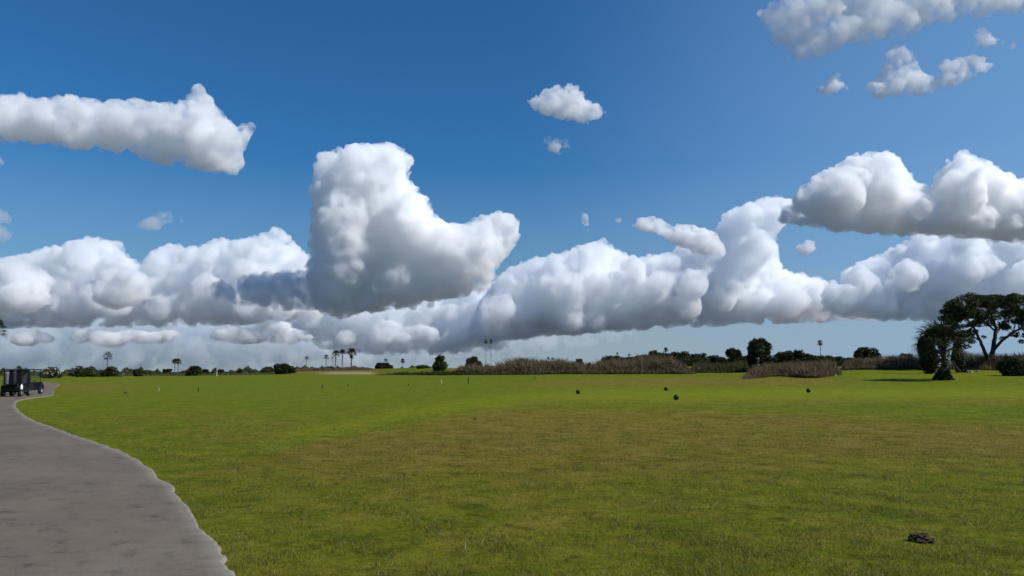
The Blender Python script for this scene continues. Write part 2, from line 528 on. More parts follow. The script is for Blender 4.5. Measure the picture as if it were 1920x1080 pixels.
# ------------------------------------------------------------------ near grass blades
def near_grass():
    rng = np.random.default_rng(5)
    n = 620000
    Y = 5.0 + 43 * rng.uniform(0, 1, n) ** 1.7
    u = rng.uniform(-0.78, 0.78, n)
    X = u * Y
    # keep off the path: boundary X of the path's right edge by distance
    o = np.argsort(PR[:200, 1])
    yy, xx = PR[:200, 1][o], PR[:200, 0][o]
    keep = X > np.interp(Y, yy, xx) + rng.normal(-0.02, 0.07, n)
    dens = np.sin(X * 1.9 + np.sin(Y * 1.3) * 2) * np.sin(Y * 2.3 + np.sin(X * 1.1) * 2) + .6 * np.sin(X * 5.1 + Y * 3.7)
    keep &= rng.uniform(-1.5, 1.2, n) < dens + .5
    keep &= rng.uniform(0, 1, n) < 1 - sm(14, 46, Y + rng.normal(0, 2, n))
    X, Y = X[keep], Y[keep]; n = len(X)
    Z = H(X, Y) - 0.004
    a = rng.uniform(0, 2 * math.pi, n)
    clump = np.sin(X * 9.3 + 2.2 * np.sin(Y * 5.1)) * np.sin(Y * 7.7 + 1.9 * np.sin(X * 6.3)) + .7 * np.sin(X * 3.1 + Y * 2.7 + np.sin(X * 11))
    hgt = rng.gamma(5, 0.0042, n) * (1 + .22 * dens[keep]) * (1 + .34 * clump) + .005
    w = 0.0022 * (1 + Y * 0.09)
    hgt = hgt * (1 - .35 * sm(18, 40, Y))
    lean = rng.normal(0, .6, (n, 2)) * hgt[:, None]
    dx, dy = np.cos(a) * w, np.sin(a) * w
    B = np.stack([X, Y, Z], 1)
    V = np.stack([B + np.stack([dx, dy, 0 * dx], 1), B - np.stack([dx, dy, 0 * dx], 1),
                  B + np.stack([lean[:, 0], lean[:, 1], hgt], 1)], 1).reshape(-1, 3)
    me = np_mesh('grass', V, np.arange(3 * n).reshape(n, 3), 3)
    tag(link_mesh('grass', me, M['blade']), 'short dry turf grass blades on the near fairway', 'grass', kind='stuff')
near_grass()

# ------------------------------------------------------------------ tall dry grass and brush bands
def stalks(name, label, pxr, Yfun, depth, hfun, n, mat, seed, wid=0.05, cat='tall grass'):
    rng = np.random.default_rng(seed)
    px = rng.uniform(pxr[0], pxr[1], n)
    Y = Yfun(px) + depth * rng.uniform(0, 1, n) ** 1.3
    X = (px - 960) * CP / F * Y
    cl = np.sin(X * .9 + Y * .7) * .25 + np.sin(X * .37 + 1.0 + Y * .21) * .35 + np.sin(X * 2.3 + 2 * np.sin(Y)) * .2
    wt = min(30, (pxr[1] - pxr[0]) * .12)
    edge = np.minimum(sm(0, wt, px - pxr[0]), 1 - sm(-wt, 0, px - pxr[1])) * .9 + .1
    hgt = hfun(px) * .88 * (0.50 + .30 * cl + rng.uniform(0, 1, n) ** 3 * .95 + .15 * rng.uniform(0, 1, n)) * (0.35 + .65 * sm(0, 3.0, Y - Yfun(px))) * (.15 + .85 * edge) * (1 + .14 * np.sin(X * .23 + 2 * np.sin(X * .11)) + .12 * np.sin(X * .71 + 1) + .10 * np.sin(X * 2.3))
    Z = H(X, Y) - .03
    a = rng.uniform(0, 2 * math.pi, n)
    w = wid * rng.uniform(.5, 1.4, n)
    keepd = rng.uniform(0, 1, n) < .45 + .55 * sm(-.5, .3, cl)
    hgt = np.where(keepd, hgt, hgt * .35)
    lean = rng.normal(0, .30, (n, 2)) * hgt[:, None] + np.array([-.06, 0]) * hgt[:, None]
    B = np.stack([X, Y, Z], 1)
    D = np.stack([np.cos(a) * w, np.sin(a) * w, 0 * w], 1)
    mid = B + np.stack([lean[:, 0] * .45, lean[:, 1] * .45, hgt * .6], 1)
    top = B + np.stack([lean[:, 0], lean[:, 1], hgt], 1)
    V = np.stack([B + D * .5, B - D * .5, mid - D, top, mid + D], 1).reshape(-1, 3)
    me = np_mesh(name, V, np.arange(5 * n).reshape(n, 5), 5)
    return tag(link_mesh(name, me, mat), label, cat, kind='stuff')

edgeY = lambda px: np.interp(px, E_px, E_Y)
hp = lambda pts: (lambda px: np.interp(px, [p[0] for p in pts], [p[1] for p in pts]))
stalks('tall_grass', 'long band of reddish brown tall grass behind the middle of the fairway', (842, 1305), lambda p: edgeY(p) + 1, 16,
       hp([(842, .9), (880, 1.5), (960, 2.0), (1130, 1.9), (1220, 2.4), (1270, 1.9), (1305, 1.0)]), 95000, M['straw'], 1, .035)
stalks('tall_grass', 'island of brown tall grass in front of the dense dark palm', (1393, 1578), lambda p: 98 + 4 * np.sin(p / 25.), 11,
       hp([(1393, .9), (1430, 1.1), (1500, 1.5), (1560, 1.3), (1578, .8)]), 46000, M['straw'], 2, .028)
stalks('tall_grass', 'brown and olive brush at the foot of the two dark tree columns', (1575, 1740), lambda p: edgeY(p) + 1, 10,
       hp([(1575, 1.2), (1640, 1.6), (1740, 1.9)]), 40000, M['straw'], 3, .03)
stalks('tall_grass', 'pale straw brush under the spreading oak', (1775, 2050), lambda p: edgeY(p) + 1, 12,
       hp([(1775, 1.6), (1850, 1.9), (1960, 2.0), (2050, 2.0)]), 56000, M['straw'], 4, .03)
stalks('tall_grass', 'low rough grass between the long brown band and the brown island', (1295, 1410), lambda p: edgeY(p) + 9, 16,
       hp([(1295, 1.0), (1410, 1.2)]), 14000, M['strawgreen'], 6, .05)
stalks('tall_grass', 'dark line drawn in low olive stalks along the foot of the grass bank', (704, 1010), lambda p: edgeY(p) - 2.5, 3.0,  # low olive stalks drawing the dark edge line
       hp([(704, .35), (760, .7), (960, .75), (1010, .4)]), 16000, M['olive'], 7, .06)
stalks('tall_grass', 'low brown scrub on the ridge below the group of three palms', (540, 705), lambda p: edgeY(p) + 32, 14,
       hp([(540, .6), (600, .9), (705, .5)]), 16000, M['straw'], 8, .08)
stalks('tall_grass', 'thin olive rough along the far left edge of the fairway', (-60, 545), lambda p: edgeY(p) + 4, 16,
       hp([(-60, .7), (545, .5)]), 26000, M['strawgreen'], 9, .08)

# ------------------------------------------------------------------ bushes and trees
def lump_points(lumps, n, rng, shell=.55):
    """points spread through a set of ellipsoid lumps (cx,cy,cz,rx,ry,rz), denser towards their surfaces"""
    L = np.array(lumps, float)
    vol = (L[:, 3] * L[:, 4] * L[:, 5]) ** (2 / 3)
    k = rng.choice(len(L), n, p=vol / vol.sum())
    d = rng.normal(size=(n, 3)); d /= np.linalg.norm(d, axis=1)[:, None]
    r = rng.uniform(shell ** 3, 1, n) ** (1 / 3) * rng.uniform(.85, 1.12, n)
    return L[k, :3] + d * r[:, None] * L[k, 3:]

def make_bush(name, w, h, mat, seed, label, cat='bush', group=None, leaf=.16, nleaf=None, base=0.0, stem=True, flat=1.0, loose=0.0, pal=None):
    """broad bush: stems and a crown of leaf-sized faces in uneven lumps"""
    rnd = random.Random(seed); rng = np.random.default_rng(seed)
    root = empty(name, (0, 0, 0))
    tag(root, label, cat, group)
    lumps = []
    k = 9 + int(w / max(h, .1) * 3)
    for i in range(k):
        t = rnd.uniform(-1, 1)
        env = math.sqrt(max(0, 1 - abs(t) ** 2.4))
        rz = h * rnd.uniform(.16, .3)
        zz = base * h + (h * (1 - base)) * rnd.uniform(.25, 1) * env * flat
        zz = min(zz, h - rz)
        rx = rnd.uniform(.14, .26) * w * .8
        lumps.append((t * (w / 2 - rx * .8), rnd.uniform(-.3, .3) * w * .6, max(zz, rz * .6 + base * h), rx, rx * rnd.uniform(.8, 1.1), rz))
    if base < .2:
        lumps.append((0, 0, h * .35, w * .42, w * .36, h * .36))
    n = nleaf or int(min(9000, 420 + 5.5 * w * h / (leaf * leaf)))
    P = lump_points(lumps, n, rng, .5)
    P[:, 2] = np.abs(P[:, 2])
    me = leaves_mesh('crown', P, leaf, rng)
    link_mesh('crown', me, mat, root)
    if stem:
        b = MB()
        for i in range(5):
            l = lumps[rnd.randrange(len(lumps))]
            b.tube([(rnd.uniform(-.1, .1) * w * .3, 0, -.15), (l[0] * .4, l[1] * .4, l[2] * .5), (l[0] * .9, l[1] * .9, l[2])], [.05 + .02 * h, .04 + .008 * h, .02], 5)
        b.build('stem', M['bark'], root)
    return root

def place(root, px, Y, sink=0.05, rz=0.0):
    g = ground_at(px, Y)
    root.location = (g.x, g.y, g.z - sink); root.rotation_euler = (0, 0, rz)
    return root

def bush_at(px, top_y, w_px, Y, mat, seed, label, name='bush', cat='bush', group=None, **kw):
    g = ground_at(px, Y)
    h = top_z(px, top_y, Y) - g.z
    w = w_px / F * Y
    r = make_bush(name, w, max(h, .5), mat, seed, label, cat, group, **kw)
    return place(r, px, Y)

def copy_tree(o, parent=None):
    c = o.copy(); col.objects.link(c); c.parent = parent
    for ch in list(o.children):
        copy_tree(ch, c)
    return c

def frond_fan(b, base, d, L, rnd, nleaf=14, droop=.5, wdt=None):
    """fan palm leaf: stalk then a spray of narrow leaflets"""
    d = d.normalized()
    up = Vector((0, 0, 1))
    side = d.cross(up)
    if side.length < .05: side = Vector((1, 0, 0))
    side.normalize()
    nrm = side.cross(d).normalized()
    stalk = L * .48
    tip = base + d * stalk - up * droop * stalk * .25
    w = L * .014
    b.add([base + side * w, base - side * w, tip - side * w * .7, tip + side * w * .7], [(0, 1, 2, 3)])
    ww = wdt or L * .045
    for i in range(nleaf):
        a = (i / (nleaf - 1) - .5) * 2 * 1.75 + rnd.uniform(-.06, .06)
        ll = L * .52 * (1 - .25 * abs(a) / 1.75) * rnd.uniform(.85, 1.1)
        dd = (d * math.cos(a) + side * math.sin(a) + nrm * rnd.uniform(-.12, .12)).normalized()
        m = tip + dd * ll * .55 - up * droop * ll * .12
        e = tip + dd * ll - up * droop * ll * rnd.uniform(.45, .8)
        s = dd.cross(nrm).normalized() * ww * .5
        b.add([tip, m + s, e, m - s], [(0, 1, 2, 3)])

def make_palm(h, crown_r, trunk_r, seed, label, group=None, nf=34, nl=12, skirt=0, boots=False, lean=0.0, lod=1.0, name='palm_tree', top=1.35, low=-.55, wl=None):
    rnd = random.Random(seed)
    root = empty(name, (0, 0, 0))
    tag(root, label, 'palm tree', group)
    b = MB()
    ch = h - crown_r * .72
    pts = []; rad = []
    ns = 14
    for i in range(ns + 1):
        t = i / ns
        pts.append(Vector((lean * t * t + .04 * trunk_r * math.sin(i * 2.1), .3 * lean * t, -.2 + (ch + .2) * t)))
        rad.append(trunk_r * (1.25 - .35 * min(1, t * 4)) * (1 + rnd.uniform(-.06, .06)) * (1.0 if t < .9 else 1.15))
    b.tube(pts, rad, 9)
    b.build('trunk', M['palmbark'], root, True)
    if boots:
        bb = MB()
        for i in range(int(150)):
            t = rnd.uniform(.08, 1.0)
            a = rnd.uniform(0, 6.28)
            p = Vector((lean * t * t, .3 * lean * t, ch * t))
            o = Vector((math.cos(a), math.sin(a), 0))
            q = p + o * trunk_r * .9
            s = Vector((-o.y, o.x, 0)) * trunk_r * .22
            e = q + o * trunk_r * rnd.uniform(.3, .75) + Vector((0, 0, rnd.uniform(.12, .4)))
            bb.add([q + s, q - s, e - s * .4, e + s * .4], [(0, 1, 2, 3)])
        bb.build('old_frond_stubs', M['palmdead'], root)
    c = MB()
    T = pts[-1]
    for i in range(nf):
        el = low + (top - low) * ((i + rnd.random()) / nf) ** .85
        a = i * 2.39996 + rnd.uniform(-.2, .2)
        d = Vector((math.cos(a) * math.cos(el), math.sin(a) * math.cos(el), math.sin(el)))
        L = crown_r * rnd.uniform(.85, 1.12)
        frond_fan(c, T - Vector((0, 0, rnd.uniform(0, .25) * crown_r)), d, L, rnd, nl, .55 + .35 * (el < .2), wl)
    c.build('crown', M['palm'], root)
    if skirt:
        k = MB()
        for i in range(skirt):
            a = rnd.uniform(0, 6.28)
            el = rnd.uniform(-1.45, -.85)
            d = Vector((math.cos(a) * math.cos(el), math.sin(a) * math.cos(el), math.sin(el)))
            frond_fan(k, T - Vector((0, 0, rnd.uniform(.1, .5) * crown_r)), d, crown_r * rnd.uniform(.5, .85), rnd, max(6, nl // 2), .3, wl)
        k.build('dead_skirt', M['palmdead'], root)
    return root

def palm_at(px, top_y, crown_px, Y, seed, label, trunk_px=2.0, **kw):
    g = ground_at(px, Y)
    h = top_z(px, top_y, Y) - g.z
    r = make_palm(h, crown_px / 2 / F * Y, trunk_px / 2 / F * Y, seed, label, **kw)
    return place(r, px, Y)

# far left, middle and far palms
palm_at(-14, 596, 46, 120, 11, 'palm at the very left edge with only frond tips showing', trunk_px=5, nf=34, nl=12, name='palm_tree')
palm_at(200, 657, 24, 300, 12, 'lone ragged palm standing behind the two olive bushes', trunk_px=2.2, nf=15, nl=7, low=-.7, top=1.2, wl=.28)
gT = 'twin palms sharing one rounded crown'
palm_at(327, 671, 15, 310, 13, 'left stem of the twin palms that share one rounded crown', trunk_px=1.8, nf=26, nl=8, wl=.3)
palm_at(333, 671, 15, 312, 14, 'right stem of the twin palms that share one rounded crown', trunk_px=1.8, nf=26, nl=8, wl=.3)
palm_at(574, 667, 9, 380, 15, 'small thin palm left of the palm group on the ridge', trunk_px=1.1, nf=14, nl=7, wl=.3)
palm_at(611, 664, 12, 370, 16, 'short far palm beside the group of three ridge palms', trunk_px=1.4, nf=16, nl=7, wl=.3)
palm_at(623, 668, 6, 420, 17, 'tiniest far palm peeping beside the three ridge palms', trunk_px=.9, nf=10, nl=6, wl=.3)
palm_at(629, 655, 19, 250, 18, 'leftmost of the three close ridge palms with a flat crown', trunk_px=2.6, nf=24, nl=8, low=-.3, wl=.22)
palm_at(641.5, 653, 17, 255, 19, 'middle of the three close ridge palms', trunk_px=2.8, nf=24, nl=8, low=-.4, wl=.22)
palm_at(658.5, 650, 25, 245, 20, 'widest of the three ridge palms with dead fronds under its crown', trunk_px=3.6, nf=26, nl=9, skirt=10, low=-.25, wl=.24)
palm_at(723, 671.5, 11, 330, 21, 'small palm rising behind the dark dome bush', trunk_px=1.0, nf=14, nl=7, low=-.1, wl=.3)
palm_at(755, 671.5, 10, 330, 22, 'little round headed palm on the grass bank', trunk_px=1.5, nf=24, nl=8, low=-.9, wl=.3)
palm_at(911, 636.5, 9, 300, 23, 'left one of two slender tall palms above the brown brush', trunk_px=1.2, nf=16, nl=8, low=-.9, wl=.25)
palm_at(920.5, 636, 9.5, 296, 24, 'right one of two slender tall palms above the brown brush', trunk_px=1.2, nf=16, nl=8, low=-.9, wl=.25)
palm_at(1028, 668, 8, 260, 25, 'stubby palm of a touching pair low over the brown brush, left one', trunk_px=1.6, nf=14, nl=7, wl=.22)
palm_at(1036, 668.5, 8, 262, 26, 'stubby palm of a touching pair low over the brown brush, right one', trunk_px=1.6, nf=14, nl=7, wl=.22)
palm_at(1158, 659.5, 6.5, 330, 27, 'tiny palm head poking above the brush', trunk_px=1.0, nf=12, nl=6, wl=.25)
palm_at(1180, 662, 8, 280, 28, 'short palm just above the start of the dark tree line', trunk_px=1.6, nf=12, nl=6, wl=.25)
palm_at(1249, 650, 12, 210, 29, 'ragged palm on top of the dark tree line beside a pale green tree', trunk_px=3.0, nf=16, nl=8, skirt=6, wl=.18)
palm_at(1540, 636, 13, 230, 30, 'lone thin palm with a drooping tuft over the tree line', trunk_px=1.6, nf=22, nl=8, skirt=12, low=-.8, wl=.18)

# bushes on the left and middle
bush_at(97, 687, 42, 200, M['olive'], 41, 'rounded bush with pale blossoms beside the far end of the path', leaf=.22, nleaf=1700)
def blossoms(px, Y, w, z0, z1, n, seed):
    pass
bush_at(156, 685.5, 50, 235, M['olive'], 42, 'wide dark olive bush, left of the touching pair', leaf=.26)
bush_at(203, 686.5, 46, 240, M['olive'], 43, 'wide dark olive bush below the lone ragged palm', leaf=.26)
bush_at(258, 691.5, 20, 250, M['dark'], 44, 'small dark bush right of the olive pair', leaf=.26)
bush_at(277, 693, 24, 300, M['olive'], 45, 'low greyish bush touching a small dark bush', leaf=.3)
bush_at(313, 691.5, 19, 330, M['dark'], 46, 'flat topped little tree left of the twin palms', name='small_tree', cat='tree', base=.5, leaf=.3)
bush_at(364, 686, 32, 250, M['dark'], 47, 'dark dome bush right of the twin palms', leaf=.28)
bush_at(386, 692.5, 12, 330, M['dark'], 48, 'small flat tree beside the pale flagstick', name='small_tree', cat='tree', base=.45, leaf=.3)
bush_at(413, 692.5, 14, 330, M['dark'], 49, 'small flat tree right of the pale flagstick', name='small_tree', cat='tree', base=.45, leaf=.3)
bush_at(448, 693, 9, 360, M['dark'], 50, 'tiny round tree alone on the far left skyline', name='small_tree', cat='tree', leaf=.3)
bush_at(502, 687, 22, 270, M['olive'], 51, 'thin scrubby bush leaning on a big dark dome bush', leaf=.26, nleaf=900)
bush_at(532, 681, 42, 235, M['dark'], 52, 'large dark dome bush on the left end of the ridge', leaf=.26, nleaf=4500)
bush_at(719, 680, 36, 236, M['dark'], 53, 'low dark dome bush on the grass bank', leaf=.24, nleaf=4500)
bush_at(622, 686.5, 14, 250, M['dark'], 54, 'small dark bush at the foot of the three ridge palms', leaf=.25)
bush_at(826, 666, 31, 170, M['green'], 55, 'fresh green bushy tree at the left end of the brown brush', name='bushy_tree', cat='tree', leaf=.2, nleaf=5500)
bush_at(794, 684, 26, 190, M['olive'], 56, 'low olive shrub on the bank beside the green bushy tree', leaf=.2)
bush_at(888, 667.5, 32, 180, M['dark'], 57, 'flat dark bush behind the left part of the brown brush', leaf=.22)
bush_at(980, 671, 20, 190, M['dark'], 58, 'small dark hump behind the middle of the brown brush', leaf=.24)
bush_at(1086, 672, 18, 190, M['olive'], 59, 'little olive shrub behind the brown brush', leaf=.24)
bush_at(1134, 667.5, 30, 195, M['dark'], 60, 'dark wide bush behind the brown brush before the tree line', leaf=.24)
bush_at(1105, 679, 9, 134, M['dark'], 61, 'small dark upright shrub inside the brown brush', leaf=.14)

# blossoms on the rounded bush: a part of it
def add_blossoms():
    root = [o for o in col.objects if o.name.startswith('bush') and o.get('label', '').startswith('rounded bush')][0]
    rng = np.random.default_rng(3)
    P = rng.normal(size=(70, 3)) * np.array([1.9, .3, .5]) + np.array([0.3, -1.7, 1.7])
    link_mesh('blossom', leaves_mesh('blossom', P, .17, rng, .9), M['flower'], root)
    b = MB(); rnd = random.Random(4)
    for i in range(30):
        x = rnd.uniform(-2.2, 2.2)
        b.tube([(x * .5, -1.5, 0), (x, -2.0, rnd.uniform(.8, 1.6))], [.06, .03], 4)
    b.build('twig', M['twig'], root)
add_blossoms()

# dark tree line: a few kinds, copied
G_LINE = 'dark trees of the low tree line'
L_LINE = 'dark bushy tree merged in the low tree line behind the brown brush'
protos = []
for s in range(5):
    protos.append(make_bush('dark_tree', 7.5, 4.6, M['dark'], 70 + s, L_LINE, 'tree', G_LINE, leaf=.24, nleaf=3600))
line = []
rnd = random.Random(9)
prof = hp([(1150, 668), (1200, 666), (1260, 660), (1300, 662), (1340, 665), (1400, 664), (1470, 659), (1500, 656), (1520, 666), (1570, 668), (1600, 672), (1660, 674), (1700, 668)])
x = 1150
i = 0
while x < 1700:
    Y = rnd.uniform(165, 200)
    if not 1412 < x < 1440:
        o = protos[i] if i < 5 else copy_tree(protos[i % 5])
        place(o, x, Y, .2, rnd.uniform(0, 6.28))
        g = o.location.z
        hh = top_z(x, float(prof(x)) + rnd.uniform(-2.5, 4.5), Y) - g
        o.scale = (rnd.uniform(.55, .9), rnd.uniform(.6, .9), max(.35, hh / 4.6))
        i += 1
    x += rnd.uniform(8, 14)
bush_at(1228, 656, 36, 185, M['olive'], 80, 'pale green open tree beside the ragged palm on the tree line', name='bushy_tree', cat='tree', leaf=.22)
bush_at(1282, 657, 34, 178, M['olive'], 81, 'rounded olive tree on the tree line', name='bushy_tree', cat='tree', leaf=.22)
bush_at(1376, 654.5, 32, 168, M['dark'], 82, 'umbrella shaped little tree left of the dense dark palm', name='small_tree', cat='tree', leaf=.2, base=.62)
bush_at(1625, 650, 50, 165, M['dark'], 83, 'flat layered acacia like tree above the right end of the tree line', name='small_tree', cat='tree', leaf=.22, base=.35)
bush_at(1700, 662, 46, 128, M['olive'], 84, 'scrubby bush left of the dark tree columns', leaf=.16)
bush_at(1672, 668, 40, 135, M['dark'], 85, 'low dark bush among brown brush near the tree columns', leaf=.18)
# dense dark palm clump
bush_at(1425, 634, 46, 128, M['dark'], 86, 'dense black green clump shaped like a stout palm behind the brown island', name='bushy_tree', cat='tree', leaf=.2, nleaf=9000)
palm_at(1421, 631, 40, 126, 87, 'stout shaggy palm crowning the dense dark clump', trunk_px=9, nf=44, nl=12, skirt=30, wl=.12)
palm_at(1444, 641, 18, 129, 88, 'small palm head at the right shoulder of the dense dark clump', trunk_px=5, nf=26, nl=10, skirt=8, wl=.12)

# columns of dense foliage by the near palm
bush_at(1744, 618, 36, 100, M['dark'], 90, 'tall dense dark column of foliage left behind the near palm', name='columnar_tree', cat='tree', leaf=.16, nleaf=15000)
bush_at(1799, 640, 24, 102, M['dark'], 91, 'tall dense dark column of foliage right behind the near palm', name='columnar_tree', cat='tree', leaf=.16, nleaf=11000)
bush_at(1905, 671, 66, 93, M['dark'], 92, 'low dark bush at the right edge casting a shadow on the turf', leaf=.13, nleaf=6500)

# the near cabbage palm
def near_palm():
    Y = 84
    g = ground_at(1771, Y)
    h = top_z(1771, 592, Y) - g.z
    r = make_palm(h, 67 / F * Y, 10.0 / F * Y, 101, 'big shaggy cabbage palm with flared base standing on the right turf', nf=58, nl=24, skirt=2, boots=True, low=-.12, top=1.40, wl=.085)
    place(r, 1771, Y)
    # skirt of fern and old boots round its foot
    rng = np.random.default_rng(8)
    a = rng.uniform(0, 6.28, 1500); z = rng.uniform(0, 1, 1500) ** 1.5
    rad = (.42 + (1 - z) * .62) * rng.uniform(.7, 1.1, 1500)
    P = np.stack([np.cos(a) * rad - .15, np.sin(a) * rad, z * 1.1 + .02], 1)
    link_mesh('base_fern', leaves_mesh('base_fern', P, .14, rng), M['dark'], r)
near_palm()

# spreading oak
def oak():
    Y = 112
    root = empty('oak_tree', (0, 0, 0))
    tag(root, 'broad spreading oak with forked trunk at the right edge', 'tree')
    g = ground_at(1858, Y)
    root.location = g
    rnd = random.Random(55); rng = np.random.default_rng(55)
    def P(px, py, dy=0.0):
        return pos(px, py, Y + dy) - g
    b = MB()
    S = F / Y
    def limb(pts, r0, r1, n=7):
        k = len(pts)
        out = []; rr = []
        for i in range(k - 1):
            for j in range(4):
                t = j / 4
                q = pts[i].lerp(pts[i + 1], t) + Vector([rnd.uniform(-1, 1) * .05 for _ in range(3)])
                out.append(q); rr.append(r0 + (r1 - r0) * ((i + t) / (k - 1)))
        out.append(pts[-1]); rr.append(r1)
        b.tube(out, rr, n)
    base = P(1858, 702)
    limb([P(1860, 704), P(1859, 672), P(1864, 640), P(1868, 618), P(1862, 600, 1), P(1855, 580, 1.5)], .42, .12)
    limb([P(1856, 690), P(1848, 664, -1), P(1838, 640, -1.5), P(1825, 612, -2), P(1808, 590, -2)], .32, .10)
    limb([P(1864, 655), P(1878, 640, -2), P(1900, 622, -3), P(1930, 610, -3), P(1965, 600, -3)], .24, .08)
    limb([P(1866, 628), P(1880, 606, 2), P(1905, 590, 3), P(1930, 575, 3)], .18, .07)
    limb([P(1867, 622), P(1848, 605, 3), P(1830, 585, 4)], .15, .06)
    limb([P(1838, 640, -1.5), P(1822, 628, -3), P(1800, 618, -4)], .12, .05)
    ends = []
    # crown clumps laid under an umbrella-shaped envelope
    top = hp([(1764, 585), (1775, 566), (1795, 556), (1820, 549), (1850, 552), (1880, 553), (1900, 550), (1935, 553), (1990, 562), (2030, 590)])
    bot = hp([(1764, 590), (1790, 606), (1815, 632), (1840, 612), (1880, 613), (1915, 626), (1950, 630), (2030, 610)])
    lumps = []
    for i in range(330):
        px = rnd.uniform(1768, 2028)
        t, bt = float(top(px)), float(bot(px))
        py = t + 5 + (bt - t) * rnd.random() ** 1.5
        dy = rnd.uniform(-1, 1) * 5.5 * math.sqrt(max(.05, 1 - ((px - 1895) / 140) ** 2))
        c = P(px, py, dy)
        r = rnd.uniform(.4, .9)
        lumps.append((c.x, c.y, c.z, r, r, r * .62))
    for (px, py, r) in [(1800, 640, .7), (1812, 650, .6), (1790, 630, .8), (1822, 640, .6), (1806, 625, .9), (1880, 634, .5), (1915, 640, .5), (1905, 630, .4), (1788, 655, .5), (1845, 632, .35), (1935, 628, .7), (1925, 618, .6)]:
        c = P(px, py, rnd.uniform(-2, 2)); lumps.append((c.x, c.y, c.z, r, r, r * .7))
    PP = lump_points(lumps, 62000, rng, .3)
    link_mesh('crown', leaves_mesh('crown', PP, .12, rng), M['oak'], root)
    hubs = [P(1862, 600, 1), P(1825, 612, -2), P(1900, 622, -3), P(1905, 590, 3), P(1868, 620), P(1848, 605, 3), P(1930, 610, -3), P(1808, 592, -2)]
    for l in lumps[::2]:
        c = Vector(l[:3])
        hb = min(hubs, key=lambda q: (q - c).length + rnd.uniform(0, 1))
        m = hb.lerp(c, .5) + Vector([rnd.uniform(-.35, .35) for _ in range(3)])
        b.tube([hb, m, c], [.06, .045, .02], 4, False)
    b.build('trunk', M['bark'], root, True)
oak()

# far tree line beyond everything: one mass nobody could count
def far_line():
    rng = np.random.default_rng(31)
    n = 60000
    px = rng.uniform(-500, 2400, n)
    Y = rng.uniform(520, 640, n)
    X = (px - 960) * CP / F * Y
    hh = 2.6 + 1.6 * np.sin(px * .045) * np.sin(px * .013 + 1) + 1.2 * np.sin(px * .17 + 2 * np.sin(px * .05)) + .8 * np.sin(px * .41)
    z = H(X, Y) + np.maximum(hh, 1.4) * rng.uniform(0, 1, n) ** .7
    P = np.stack([X, Y, z], 1)
    me = leaves_mesh('treeline', P, .75, rng)
    tag(link_mesh('treeline', me, M['olive']), 'hazy low wood far away along the whole horizon', 'woods', kind='stuff')
far_line()

# rocks by the right brush
def rock(px, Y, w, h, seed, label):
    bm = bmesh.new()
    bmesh.ops.create_icosphere(bm, subdivisions=4, radius=1)
    for v in bm.verts:
        n = noise.fractal(v.co * 1.3 + Vector((seed, 0, 0)), 1.0, 2.0, 4)
        v.co *= 1 + .28 * n
        v.co = Vector((v.co.x * w / 2, v.co.y * w / 2.6, max(v.co.z, -.3) * h))
    me = bpy.data.meshes.new('rock'); bm.to_mesh(me); bm.free()
    o = link_mesh('rock', me, M['rock'])
    tag(o, label, 'rock')
    g = ground_at(px, Y)
    o.location = g
M['rock'] = plain('pale_rock', (0.20, 0.18, 0.155), .9, 0, .35, 3)
rock(1817, 101, .95, .34, 2, 'pale boulder in front of the brush right of the near palm')
rock(1833, 104, .6, .2, 7, 'smaller flat pale stone right of the boulder')
rock(1566, 97, .5, .22, 12, 'small whitish stone at the right end of the brown island')

# ------------------------------------------------------------------ golf things
M['ballgreen'] = plain('tee_marker_green', (0.018, 0.03, 0.015), .18, 0, .1, 4)
M['steel'] = plain('steel', (0.4, 0.4, 0.4), .4, 1, .1, 4)
M['white'] = plain('white_paint', (0.75, 0.74, 0.70), .5, 0, .05, 4)
M['black'] = plain('black_paint', (0.02, 0.02, 0.022), .35, 0, .15, 4)
M['blackgreen'] = plain('dark_stake_paint', (0.025, 0.035, 0.02), .5, 0, .2, 4)

def tee_marker(px, py_base, dpx, label):
    p = ground_hit(px, py_base)
    r = dpx / 2 / F * p.y
    root = empty('tee_marker', (p.x, p.y, Hs(p.x, p.y)))
    tag(root, label, 'tee marker', 'tee markers on the tee')
    b = MB()
    prof = [(max(.001, r * math.sin(t)), r * (1 - math.cos(t))) for t in [math.pi * k / 18 for k in range(19)]]
    b.lathe(prof, (0, 0, .015), n=28)
    b.build('ball', M['ballgreen'], root, True)
    s = MB(); s.tube([(0, 0, -.15), (0, 0, .03)], [r * .12, r * .12], 8)
    s.build('spike', M['steel'], root)
tee_marker(1084, 739.5, 8.2, 'dark round tee marker standing alone left on the tee')
tee_marker(1249, 733.5, 7.6, 'dark round tee marker just behind and left of the largest one')
tee_marker(1268, 750.8, 10.5, 'largest dark round tee marker, close to the viewer')
tee_marker(1516, 737, 8.4, 'dark round tee marker standing alone right on the tee')

def stake(px, top, base, mat, label, wpx=1.8, tilt=0.0):
    p = ground_hit(px, base)
    h = top_z(px, top, p.y) - Hs(p.x, p.y)
    w = wpx / 2 / F * p.y
    b = MB(); b.tube([(0, 0, -.2), (tilt * h * .5, 0, h * .5), (tilt * h, 0, h * .96), (tilt * h, 0, h)], [w, w, w, w * .4], 8)
    o = b.build('range_stake', mat, None, True)
    o.location = (p.x, p.y, Hs(p.x, p.y))
    tag(o, label, 'stake', 'marker stakes on the fairway')
stake(878, 707.5, 720, M['blackgreen'], 'tallest dark stake on the middle fairway', 2.0)
stake(828, 711.5, 720, M['white'], 'whitish stake left of the tallest dark one', 1.0)
stake(603.5, 720.5, 728, M['blackgreen'], 'leaning dark stake on the fairway below the three palms', 2.2, .2)
stake(652.5, 719.5, 726, M['blackgreen'], 'faint short dark stake right of the leaning one', 1.4)
stake(766, 719.5, 724, M['blackgreen'], 'tiny dark stake left of the whitish one', 1.3)
